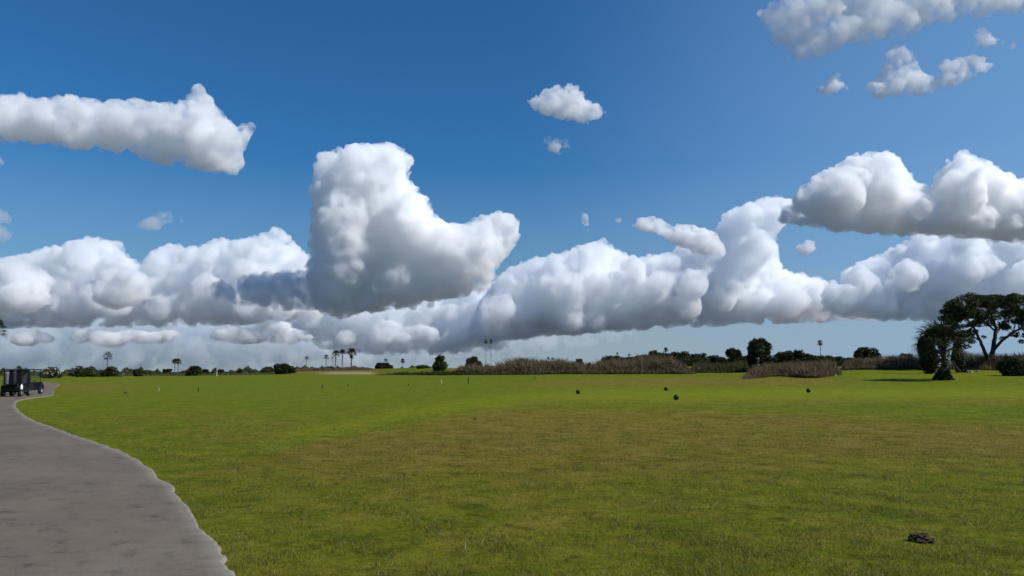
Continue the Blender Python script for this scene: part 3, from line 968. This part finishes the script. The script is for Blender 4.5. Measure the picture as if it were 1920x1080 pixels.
stake(372, 726, 734, M['blackgreen'], 'thin dark stake on the left fairway', 1.4)
stake(298, 727, 733, M['white'], 'thin pale stake on the left fairway', .7)
stake(1003, 704, 712, M['blackgreen'], 'short stake on the fairway in front of the brown brush', 1.4)

def flagstick():
    g = ground_at(406.5, 230)
    root = empty('flagstick', g)
    tag(root, 'pale thin flagstick between two small flat trees on the far left', 'flagstick')
    b = MB(); b.tube([(0, 0, -.1), (0, 0, 2.2)], [.09, .06], 8); b.build('pole', M['white'], root)
    f = MB(); f.add([(0, 0, 2.15), (.12, .3, 2.1), (.1, .42, 1.98), (0, .02, 1.85)], [(0, 1, 2, 3)]); f.build('flag', M['white'], root)
flagstick()

def post(px, Y, top):
    g = ground_at(px, Y); h = top_z(px, top, Y) - g.z
    root = empty('wooden_post', g)
    tag(root, 'short dark post right of the wide olive bushes', 'post')
    b = MB(); b.box((0, 0, h / 2 - .1), (.5, .4, h + .2), bev=.04); b.build('post_body', M['twig'], root)
    c = MB(); c.box((0, 0, h + .05), (.62, .52, .1), bev=.02); c.build('cap', M['black'], root)
post(228, 225, 697)

def marker_disc():
    p = ground_hit(236, 737.5)
    b = MB(); b.lathe([(.001, .09), (.16, .09), (.20, .06), (.21, 0), (.21, -.05)], (0, 0, 0), n=24)
    o = b.build('sprinkler_head', M['black'], None, True)
    o.location = (p.x, p.y, Hs(p.x, p.y)); tag(o, 'small dark sprinkler cap set in the left fairway', 'sprinkler')
marker_disc()

# dark burrow of bare earth in the near turf, right side, and tufts
M['earth'] = plain('dark_earth', (0.060, 0.038, 0.024), .95, 0, .4, 14)
def clod(px, py, w, h, seed, label, name='dirt_clod', mat='earth', cat='clod'):
    p = ground_hit(px, py)
    bm = bmesh.new(); bmesh.ops.create_icosphere(bm, subdivisions=5, radius=1)
    for v in bm.verts:
        n = noise.fractal(v.co * 2.2 + Vector((seed, 3, 0)), .9, 2.1, 5)
        v.co *= 1 + .35 * n
        v.co = Vector((v.co.x * w / 2, v.co.y * w / 2.4, max(v.co.z, -.15) * h))
    me = bpy.data.meshes.new(name); bm.to_mesh(me); bm.free()
    o = link_mesh(name, me, M[mat]); o.location = (p.x, p.y, Hs(p.x, p.y)); tag(o, label, cat)
clod(1728, 1016, .24, .075, 1, 'dark lump of torn earth in the near turf at the right')
clod(891, 787, .16, .05, 5, 'small brownish lump alone on the dry turf in the middle')

# ------------------------------------------------------------------ golf carts
M['cartbody'] = plain('cart_paint', (0.010, 0.010, 0.012), .6, 0, .1, 3)
M['cartroof'] = plain('cart_roof', (0.010, 0.011, 0.016), .6, 0, .1, 3)
M['seatvinyl'] = plain('seat_vinyl', (0.02, 0.018, 0.018), .6, 0, .15, 8)
M['rubber'] = plain('rubber', (0.02, 0.02, 0.02), .85, 0, .2, 12)
M['rim'] = plain('wheel_rim', (0.55, 0.55, 0.56), .35, .6, .1, 6)
M['lamp'] = plain('lamp_lens', (0.85, 0.85, 0.85), .1, 0, .03, 4)
M['bag'] = plain('bag_cloth', (0.03, 0.03, 0.04), .7, 0, .2, 8)
M['bag2'] = plain('bag_cloth_grey', (0.16, 0.15, 0.16), .7, 0, .2, 8)
m, nt, b_ = nt_new('clear_shield'); b_.inputs['Base Color'].default_value = (.8, .85, .85, 1); b_.inputs['Transmission Weight'].default_value = .92
b_.inputs['Roughness'].default_value = .05; b_.inputs['IOR'].default_value = 1.1; M['shield'] = m

def make_cart(label):
    root = empty('golf_cart', (0, 0, 0))
    tag(root, label, 'golf cart', 'golf carts parked on the path')
    def prism(b, prof, y0, y1):
        n = len(prof)
        vs = [(x, y0, z) for x, z in prof] + [(x, y1, z) for x, z in prof]
        fs = [tuple(range(n)), tuple(range(2 * n - 1, n - 1, -1))] + [(i, i + n, (i + 1) % n + n, (i + 1) % n) for i in range(n)]
        b.add(vs, fs)
    b = MB()
    prism(b, [(-1.1, .38), (-1.18, .62), (-1.05, .78), (-.35, .8), (-.15, .72), (-.1, .36), (.55, .34), (.72, .66), (.82, .90), (1.02, .86), (1.2, .66), (1.25, .42), (1.15, .30), (-.9, .30)], -.56, .56)
    b.build('body', M['cartbody'], root)
    b = MB(); b.box((1.27, 0, .40), (.07, 1.0, .12), bev=.02); b.build('bumper', M['rubber'], root)
    r = MB()
    r.box((-.12, 0, 1.86), (1.75, 1.18, .07), bev=.03); r.build('roof', M['cartroof'], root)
    for sx, tx in ((.80, .62), (-.62, -.82)):
        for sy in (-.53, .53):
            s = MB(); s.tube([(sx, sy, .75), (tx, sy, 1.83)], [.022, .022], 8); s.build('roof_post', M['black'], root)
    s = MB(); s.box((-.28, 0, .87), (.5, 1.05, .13), bev=.04); s.build('seat', M['seatvinyl'], root)
    s = MB(); s.box((-.56, 0, 1.17), (.11, 1.02, .40), Matrix.Rotation(-.15, 3, 'Y'), .04); s.build('backrest', M['seatvinyl'], root)
    rc = MB(); rc.box((-.80, 0, 1.32), (.03, 1.1, .98), Matrix.Rotation(-.12, 3, 'Y'), .01); rc.build('dark_filler', M['cartroof'], root)  # panel added to make the open cart interior look dark
    w = MB(); w.add([(.81, -.52, .92), (.81, .52, .92), (.64, .52, 1.8), (.64, -.52, 1.8), (.82, -.52, .92), (.82, .52, .92), (.65, .52, 1.8), (.65, -.52, 1.8)],
                    [(0, 1, 2, 3), (7, 6, 5, 4), (0, 4, 5, 1), (1, 5, 6, 2), (2, 6, 7, 3), (3, 7, 4, 0)])
    w.build('windshield', M['shield'], root)
    st = MB()
    ring = [(.36 + .06 * math.cos(t), -.26 + .17 * math.sin(t), 1.12 + .16 * math.cos(t)) for t in [2 * math.pi * k / 20 for k in range(21)]]
    st.tube(ring, .014, 6, False); st.tube([(.36, -.26, 1.12), (.62, -.26, .8)], .018, 6); st.build('steering_wheel', M['black'], root)
    k = MB(); k.box((-1.2, 0, .86), (.35, .95, .04), bev=.01)
    for y in (-.46, .46): k.tube([(-1.05, y, .85), (-1.32, y, 1.05), (-1.32, y, 1.12)], .015, 6)
    k.tube([(-1.32, -.46, 1.1), (-1.32, .46, 1.1)], .015, 6); k.build('bag_rack', M['black'], root)
    for x in (.88, -.78):
        for sy in (-1, 1):
            t = MB(); t.lathe([(.13, -.10), (.20, -.11), (.235, -.07), (.24, 0), (.235, .07), (.20, .11), (.13, .10)], (x, sy * .52, .24), 'Y', 24)
            ty = t.build('wheel', M['rubber'], root, True)
            rm = MB(); rm.lathe([(.001, .095), (.05, .10), (.09, .075), (.135, .095), (.14, .05), (.14, -.05), (.135, -.095), (.09, -.075), (.05, -.1), (.001, -.095)], (x, sy * .52, .24), 'Y', 20)
            rm.build('rim', M['rim'], ty, True)
    sb = MB(); sb.lathe([(.001, 0), (.075, 0), (.08, .05), (.08, .26), (.03, .33), (.03, .38), (.001, .38)], (-.95, -.62, .48), n=16); sb.build('white_spot', M['lamp'], root, True)  # white bottle shape added for a bright spot on the cart
    for y in (-.36, .36):
        h = MB(); h.lathe([(.001, .05), (.07, .045), (.10, .02), (.105, -.05)], (1.17, y, .66), 'X', 16)
        h.build('headlight', M['lamp'], root, True)
    return root
cartA = make_cart('black roofed golf cart, nearer one of two on the path at left edge')
def put_cart(o, px, py, rz, s=1.0):
    p = ground_hit(px, py)
    o.location = (p.x, p.y, Hs(p.x, p.y) + .035); o.rotation_euler = (0, 0, rz); o.scale = (s, s, s)
put_cart(cartA, 29, 744, math.radians(106), 1.06)
cartB = copy_tree(cartA); cartB['label'] = 'dark golf cart parked just beyond the nearer one, showing to its right'
put_cart(cartB, 50, 740, math.radians(94), 1.08)

def golf_bag(cart, off, mat, label):
    root = empty('golf_bag', (0, 0, 0))
    tag(root, label, 'golf bag', 'golf bags strapped on the carts')
    b = MB(); b.lathe([(.001, 0), (.12, 0), (.135, .05), (.12, .3), (.14, .75), (.15, .86), (.12, .87), (.001, .84)], (0, 0, 0), n=18); b.build('bag_body', mat, root, True)
    c = MB(); rnd = random.Random(str(off))
    for i in range(7):
        a = rnd.uniform(0, 6.28); x, y = .08 * math.cos(a), .08 * math.sin(a); h = rnd.uniform(1.0, 1.18)
        c.tube([(x, y, .8), (x * 1.2, y * 1.2, h)], .007, 5)
        c.box((x * 1.2 + .03, y * 1.2, h), (.09, .03, .04), bev=.008)
    c.build('club', M['steel'], root)
    Mx = Matrix.Translation(cart.location) @ Matrix.Rotation(cart.rotation_euler.z, 4, 'Z')
    root.location = Mx @ Vector(off); root.rotation_euler = (0, -.12, cart.rotation_euler.z)
golf_bag(cartA, (-1.27, -.25, .93), M['bag'], 'dark golf bag on the rear of the nearer cart')
golf_bag(cartA, (-1.27, .22, .93), M['bag2'], 'grey golf bag on the rear of the nearer cart')
golf_bag(cartB, (-1.29, -.02, .95), M['bag'], 'dark golf bag on the rear of the farther cart')

# ------------------------------------------------------------------ clouds: closed shapes filled with scattering vapour
def vapour(name, dens, colr=(1, 1, 1), g=.2, wisp=0):
    m = bpy.data.materials.new(name); m.use_nodes = True
    nt = m.node_tree; nt.nodes.clear()
    o = nt.nodes.new('ShaderNodeOutputMaterial'); v = nt.nodes.new('ShaderNodeVolumePrincipled')
    v.inputs['Color'].default_value = (*colr, 1); v.inputs['Density'].default_value = dens; v.inputs['Anisotropy'].default_value = g
    nt.links.new(v.outputs[0], o.inputs['Volume'])
    if wisp:
        tc = N(nt, 'ShaderNodeTexCoord')
        f = noise_n(nt, 1.0 / wisp[0], 3, .58, tc.outputs['Object'], .5)
        mr = N(nt, 'ShaderNodeMapRange'); nt.links.new(f, mr.inputs[0])
        mr.inputs[1].default_value = wisp[1]; mr.inputs[2].default_value = wisp[2]; mr.inputs[3].default_value = 0; mr.inputs[4].default_value = dens * wisp[3]
        nt.links.new(mr.outputs[0], v.inputs['Density'])
    return m

def inside(poly, x, y):
    c = False; j = len(poly) - 1
    for i in range(len(poly)):
        xi, yi = poly[i]; xj, yj = poly[j]
        if (yi > y) != (yj > y) and x < (xj - xi) * (y - yi) / (yj - yi) + xi:
            c = not c
        j = i
    return c
def dist_edge(poly, x, y):
    best = 1e9; j = len(poly) - 1
    for i in range(len(poly)):
        ax, ay = poly[j]; bx, by = poly[i]
        dx, dy = bx - ax, by - ay
        t = max(0, min(1, ((x - ax) * dx + (y - ay) * dy) / (dx * dx + dy * dy + 1e-9)))
        best = min(best, math.hypot(x - ax - t * dx, y - ay - t * dy)); j = i
    return best

_ico = {}
def ico(n):
    if n not in _ico:
        bm = bmesh.new(); bmesh.ops.create_icosphere(bm, subdivisions=n, radius=1)
        _ico[n] = (np.array([v.co[:] for v in bm.verts]), np.array([[v.index for v in f.verts] for f in bm.faces])); bm.free()
    return _ico[n]

VS = 2.1     # voxel size in photo pixels
def cloud(poly, dist, seed, name='cloud', label=None, kind=None, dens=None, n=60, rmax=60, rmin=8, thick=1.0, lobes=13, levels=3, colr=(1, 1, 1), soft=7.0, rough=1.0, squash=.6, tilt=0.0, vs=VS, frag=0, wisp=(26, .34, .60, 2.0)):
    rnd = random.Random(seed)
    pxm = dist / F                      # metres per photo pixel there
    xs = [p[0] for p in poly]; ys = [p[1] for p in poly]
    bl = []
    tries = 0
    while len(bl) < n and tries < n * 60:
        tries += 1
        x = rnd.uniform(min(xs), max(xs)); y = rnd.uniform(min(ys), max(ys))
        if not inside(poly, x, y): continue
        d = dist_edge(poly, x, y)
        if d < rmin * .55: continue
        r = min(d * .93, rmax * rnd.uniform(.7, 1))
        if any(math.hypot(x - q[0], y - q[1]) < .45 * min(r, q[2]) for q in bl): continue
        bl.append((x, y, r))
    per = []
    for i in range(len(poly)):
        (ax, ay), (bx_, by_) = poly[i], poly[(i + 1) % len(poly)]
        per.append(math.hypot(bx_ - ax, by_ - ay))
    for i in range(frag):            # torn scraps along the rim
        j = rnd.choices(range(len(poly)), per)[0]; t = rnd.random()
        (ax, ay), (bx_, by_) = poly[j], poly[(j + 1) % len(poly)]
        sc = rnd.gauss(0, 1) * 5
        bl.append((ax + (bx_ - ax) * t + sc, ay + (by_ - ay) * t + rnd.gauss(0, 4), rnd.uniform(1.8, 5.5)))
    P = []
    for x, y, r in bl:
        Yd = dist * (1 + tilt * (x - 960) / 960) + rnd.uniform(-1, 1) * thick * r * pxm
        P.append((pos(x, y, Yd), r * Yd / F))
    rng = np.random.default_rng(seed)
    cp = np.array([p[:] for p, _ in P]); cr = np.array([r for _, r in P]) * .88
    sets = [(cp, cr, 2)]
    for l in range(levels):
        big = cr > (2.4 if l else 3.0) * vs * pxm * (1 if l < 2 else 1.3)
        cp, cr = cp[big], cr[big]
        if not len(cr): break
        k = lobes if l == 0 else (10 if l == 1 else 6)
        d = rng.normal(size=(len(cr), k, 3)); d /= np.linalg.norm(d, axis=2)[..., None]
        lowd = d[..., 2] < -.2
        d[..., 2] = np.where(lowd, d[..., 2] * squash, d[..., 2])
        r2 = cr[:, None] * (rng.uniform(.22, .46, (len(cr), k)) if l == 0 else rng.uniform(.16, .42, (len(cr), k))) * np.where(lowd, .7, 1)
        p2 = cp[:, None] + d * (cr[:, None] * (rng.uniform(.68, .92, (len(cr), k)) if l == 0 else rng.uniform(.86, 1.04, (len(cr), k))))[..., None]
        cp, cr = p2.reshape(-1, 3), r2.ravel()
        sets.append((cp, cr, 2 if l == 0 else 1))
    Vs = []; Fs = []; o_ = 0
    for cp, cr, sub in sets:
        B, Fc = ico(sub)
        Vs.append((B[None] * cr[:, None, None] + cp[:, None]).reshape(-1, 3))
        Fs.append((Fc[None] + (np.arange(len(cr)) * len(B))[:, None, None] + o_).reshape(-1, 3)); o_ += len(cr) * len(B)
    V = np.concatenate(Vs); FF = np.concatenate(Fs); PC = sets[0][0]
    cen = PC.mean(0)
    me = np_mesh(name, V - cen, FF, 3)
    ob = bpy.data.objects.new(name, me); col.objects.link(ob)
    ob.location = cen
    mo = ob.modifiers.new('r', 'REMESH'); mo.mode = 'VOXEL'; mo.voxel_size = vs * pxm
    for sc, st in ((42, 15), (15, 8), (5, 4.0)):
        t = bpy.data.textures.new('puff', 'CLOUDS'); t.noise_scale = sc * pxm; t.noise_depth = 3
        dm = ob.modifiers.new('d', 'DISPLACE'); dm.texture = t; dm.texture_coords = 'LOCAL'; dm.strength = st * pxm * rough; dm.mid_level = .5
    m2 = ob.modifiers.new('r2', 'REMESH'); m2.mode = 'VOXEL'; m2.voxel_size = vs * pxm
    dg = bpy.context.evaluated_depsgraph_get()
    me2 = bpy.data.meshes.new_from_object(ob.evaluated_get(dg))
    ob.modifiers.clear(); ob.data = me2; bpy.data.meshes.remove(me)
    me2.name = name
    me2.materials.clear(); me2.materials.append(vapour('vapour', dens if dens else 1.0 / (soft * 1.55 * pxm), colr, wisp=wisp and (wisp[0] * pxm,) + tuple(wisp[1:])))
    if label: ob['label'] = label; ob['category'] = 'cloud'
    if kind: ob['kind'] = kind
    return ob

FARC = (.95, .97, .99)
# isolated clouds
cloud([(-90, 190), (0, 172), (30, 166), (60, 180), (130, 175), (190, 184), (250, 180), (280, 188), (345, 186), (358, 160), (380, 150), (400, 162), (408, 196), (430, 220), (450, 230), (476, 226), (482, 238), (468, 268),
       (468, 300), (448, 332), (400, 330), (300, 312), (200, 290), (60, 275), (-90, 268)], 3600, 1, label='long grey white cloud with a raised horn at its right end, upper left', n=170, rmax=42, soft=15, thick=.8)
cloud([(982, 188), (1020, 166), (1052, 154), (1088, 160), (1107, 190), (1145, 208), (1116, 226), (1090, 238), (1060, 230), (1030, 216), (1000, 210)], 3900, 2,
      label='small lone arrowhead shaped cloud high in the middle of the sky', n=80, rmax=20, soft=14, rmin=4, vs=1.2, wisp=(26, .31, .56, 1.9))
cloud([(1006, 256), (1030, 254), (1045, 260), (1064, 256), (1074, 276), (1064, 290), (1045, 292), (1028, 278)], 3900, 3,
      label='little wisp of cloud under the arrowhead shaped cloud', n=40, rmax=9, soft=15, rmin=3, lobes=6, rough=.9, vs=1.1, wisp=(26, .31, .56, 1.9))
cloud([(1087, 404), (1098, 399), (1109, 408), (1110, 424), (1106, 438), (1096, 432), (1090, 418)], 5200, 4, label='tiny upright puff over the middle cloud bank', n=20, rmax=9, soft=12, rmin=3)
cloud([(1154, 412), (1165, 405), (1172, 412), (1162, 418)], 5200, 5, label='faintest tiny puff beside the upright puff', n=8, rmax=6, soft=22, rmin=3, levels=1)
cloud([(250, 424), (280, 402), (318, 394), (344, 405), (350, 418), (300, 432)], 4600, 6, label='faint flat wisp over the left cloud bank', n=26, rmax=13, soft=36, rmin=4, levels=1, rough=1.6)
cloud([(-80, 390), (0, 385), (22, 400), (28, 440), (15, 462), (-80, 470)], 4600, 7, label='pale wisp at the left edge below the long cloud', n=20, rmax=24, soft=45, levels=1)
cloud([(-60, 285), (0, 278), (10, 300), (12, 318), (-60, 330)], 4600, 8, label='pale scrap touching the left edge under the long cloud', n=12, rmax=14, soft=25, levels=1)
# upper right cloud, torn underneath
cloud([(1400, 14), (1420, 6), (1450, 0), (1480, -40), (1700, -90), (2050, -90), (2050, 10), (1880, 30), (1800, 44), (1750, 52), (1700, 74), (1650, 82), (1600, 92), (1560, 102), (1520, 118), (1475, 120), (1446, 84), (1436, 50)],
      3000, 9, label='large torn cloud filling the top right corner', n=260, rmax=30, soft=26, rmin=4, rough=1.1, thick=.6, vs=1.5, wisp=(40, .33, .58, 1.9))
cloud([(1660, 80), (1690, 74), (1712, 100), (1725, 130), (1750, 140), (1762, 112), (1815, 100), (1832, 88), (1868, 126), (1840, 146), (1790, 160), (1740, 184), (1700, 178), (1655, 190), (1604, 165), (1640, 148), (1650, 120)],
      3000, 10, label='ragged white shred hanging below the top right cloud', n=170, rmax=13, soft=17, rmin=3, rough=1.0, thick=.6, vs=1.3, wisp=(26, .31, .56, 1.9))
cloud([(1524, 170), (1550, 148), (1570, 130), (1584, 148), (1596, 170), (1560, 178)], 3000, 11, label='small triangular shred left of the ragged shred', n=34, rmax=9, soft=13, rmin=3, rough=.9, vs=1.1, wisp=(26, .31, .56, 1.9))
cloud([(1815, 52), (1840, 46), (1870, 68), (1908, 80), (1904, 96), (1865, 96), (1830, 82)], 3000, 12, label='thin streak of cloud right above the ragged shred', n=34, rmax=9, soft=18, rmin=3, rough=.9, vs=1.1, wisp=(26, .31, .56, 1.9))
# towering cumulus
cloud([(585, 305), (600, 286), (650, 268), (672, 264), (700, 268), (735, 263), (757, 276), (782, 290), (783, 312), (768, 338), (785, 352), (812, 372), (812, 396), (836, 414), (875, 416), (905, 398), (945, 393), (972, 408),
       (978, 438), (966, 472), (935, 500), (925, 545), (870, 560), (800, 570), (745, 580), (700, 592), (640, 598), (590, 590), (575, 540), (574, 500), (576, 440), (578, 390), (588, 345)],
      6000, 13, label='towering white cumulus with a square shoulder, tallest cloud of the sky', n=280, rmax=85, soft=9, thick=.7)
cloud([(365, 545), (420, 518), (500, 508), (580, 500), (660, 520), (740, 535), (830, 545), (868, 566), (780, 584), (700, 588), (600, 586), (450, 578)], 6300, 14,
      label='dark flat cloud base spreading left from the towering cumulus', n=150, rmax=26, soft=20, thick=2.4, squash=.1)
# big right cumulus
cloud([(1420, 400), (1480, 378), (1500, 348), (1530, 320), (1575, 303), (1600, 286), (1640, 284), (1682, 284), (1692, 310), (1722, 342), (1745, 346), (1765, 302), (1808, 279), (1850, 300), (1900, 332), (2060, 350), (2060, 470), (1900, 460), (1700, 448),
       (1560, 436), (1470, 425)], 4600, 15, label='big double headed white cumulus at the right edge', n=240, rmax=90, soft=9, thick=.8)
cloud([(1175, 420), (1195, 404), (1235, 404), (1262, 420), (1300, 418), (1345, 436), (1360, 480), (1300, 480), (1240, 444), (1200, 438)], 6800, 16, label='tongue of cloud pointing left over the middle bank', n=80, rmax=22, soft=8)
cloud([(1490, 464), (1510, 450), (1528, 446), (1536, 462), (1530, 478), (1508, 480)], 6500, 17, label='small puff in the blue gap below the double headed cumulus', n=20, rmax=11, soft=10, rmin=4)
# banks; haze painted in by bluish vapour colours and the low thin layers
cloud([(-120, 480), (0, 480), (60, 470), (100, 456), (140, 450), (175, 441), (230, 450), (240, 480), (262, 492), (290, 462), (330, 454), (370, 460), (400, 441), (435, 446), (480, 440), (500, 420), (528, 424), (555, 450), (590, 480),
       (640, 560), (600, 600), (500, 612), (300, 616), (-120, 622)], 8500, 21, 'cloud_bank', 'long bumpy white cloud bank across the left sky', 'stuff', n=420, rmax=36, soft=10.5, thick=2.6, colr=(.985, .99, .997))
cloud([(170, 520), (200, 500), (250, 498), (280, 515), (285, 560), (250, 584), (200, 582), (172, 560)], 7000, 22, label='bright round lump in front of the left cloud bank', n=50, rmax=34, soft=10)
cloud([(-100, 500), (0, 490), (50, 488), (95, 510), (108, 550), (90, 585), (0, 595), (-100, 590)], 7000, 23, label='bright lump of cloud at the left edge in front of the bank', n=60, rmax=40, soft=10)
cloud([(870, 640), (885, 590), (905, 550), (925, 520), (950, 500), (1000, 480), (1050, 472), (1090, 456), (1128, 444), (1155, 466), (1200, 480), (1250, 470), (1280, 452), (1335, 440), (1352, 402), (1392, 380), (1440, 366), (1500, 366), (1530, 400), (1470, 430),
       (1458, 452), (1470, 505), (1535, 512), (1562, 535), (1620, 560), (1700, 596), (1600, 604), (1500, 608), (1300, 616), (1100, 630), (900, 646)], 9500, 24, 'cloud_bank', 'piled white cloud bank in the middle of the sky with a flat grey base', 'stuff', n=520, rmax=36, soft=10.5, thick=2.6, colr=(.985, .99, .997))
cloud([(1540, 530), (1600, 494), (1640, 476), (1690, 452), (1720, 420), (1900, 410), (2060, 405), (2060, 598), (1900, 604), (1700, 606), (1560, 600), (1530, 570)], 8500, 25, 'cloud_bank',
      'blue grey cloud bank low on the right under the double headed cumulus', 'stuff', n=260, rmax=38, soft=10.5, thick=2.6, colr=(.975, .985, .997))
cloud([(560, 560), (640, 540), (760, 545), (860, 535), (930, 525), (980, 540), (1010, 600), (960, 655), (860, 668), (700, 670), (600, 655), (540, 620)], 10500, 26, 'cloud_bank', 'soft lumpy cloud bank under the towering cumulus', 'stuff', n=420, rmax=24, rmin=6, soft=12, thick=2.6, colr=(.975, .985, .995))
cloud([(-120, 560), (0, 566), (90, 575), (250, 560), (380, 565), (520, 570), (640, 580), (700, 620), (700, 690), (400, 700), (250, 702), (-120, 702)], 12000, 27, 'cloud_bank', 'low blue grey cloud bank near the left horizon', 'stuff', n=420, rmax=26, rmin=6, soft=34, thick=3.0, levels=2, colr=(.93, .955, .985), wisp=(46, .36, .62, 2.2))
cloud([(640, 640), (720, 620), (820, 612), (950, 606), (1100, 610), (1240, 612), (1200, 640), (1060, 660), (900, 680), (640, 694)], 12500, 29, 'cloud_bank', 'thin flat cloud layer just above the middle horizon', 'stuff', n=300, rmax=18, rmin=5, soft=40, thick=3.0, levels=2, colr=(.93, .955, .985), wisp=(40, .36, .62, 2.2))
# smaller cumulus standing in front of the banks
for k_, (pl, lb) in enumerate([
    ([(996, 612), (1000, 585), (1015, 560), (1035, 550), (1048, 572), (1066, 602), (1060, 616), (1020, 618)], 'bright triangular puff in front of the flat grey base, middle sky'),
    ([(893, 600), (905, 572), (925, 560), (945, 568), (950, 590), (935, 614), (905, 618)], 'bright rounded puff just left of the triangular puff'),
    ([(600, 586), (610, 574), (640, 569), (668, 570), (664, 582), (635, 592)], 'flat pale puff under the dark cloud base'),
    ([(385, 640), (400, 618), (430, 606), (470, 612), (500, 600), (535, 600), (560, 618), (590, 614), (600, 640), (520, 648)], 'row of pale puffs low over the left horizon'),
    ([(120, 640), (140, 618), (180, 612), (215, 622), (250, 612), (290, 622), (330, 612), (350, 632), (300, 646), (200, 650)], 'long row of faint puffs low at the left, above the olive bushes'),
    ([(10, 640), (30, 620), (70, 616), (100, 626), (110, 642), (60, 650)], 'faint low puff near the left edge of the sky'),
    ([(690, 640), (700, 620), (730, 608), (760, 612), (790, 604), (820, 616), (828, 640), (760, 648)], 'pale double puff low between the three palms and the twin tall palms'),
    ([(1090, 606), (1110, 580), (1140, 566), (1165, 580), (1172, 606), (1130, 612)], 'soft puff at the flat base of the middle bank'),
    ([(1178, 590), (1185, 560), (1205, 540), (1230, 556), (1240, 580), (1215, 600)], 'pale rounded puff in the middle bank right of the triangular puff'),
    ([(1410, 560), (1440, 530), (1480, 512), (1520, 520), (1548, 545), (1565, 580), (1500, 594), (1430, 590)], 'white domed cumulus at the right end of the middle bank'),
    ([(1572, 524), (1590, 502), (1625, 486), (1650, 480), (1655, 500), (1640, 512), (1660, 520), (1630, 530), (1600, 530)], 'sunlit white cap on the dark blue cloud at the right'),
    ([(1790, 530), (1820, 500), (1850, 506), (1870, 500), (1900, 520), (1905, 540), (1850, 548)], 'bright hooked puff low at the right edge')]):
    cloud(pl, 9300 if pl[0][0] > 880 else 8000, 60 + k_, label=lb, n=110, rmax=15, rmin=4, soft=8, thick=1.0, colr=(.985, .99, .997))
print('script', round(time.time() - T0, 1), 'polys', sum(len(o.data.polygons) for o in col.objects if o.type == 'MESH'))
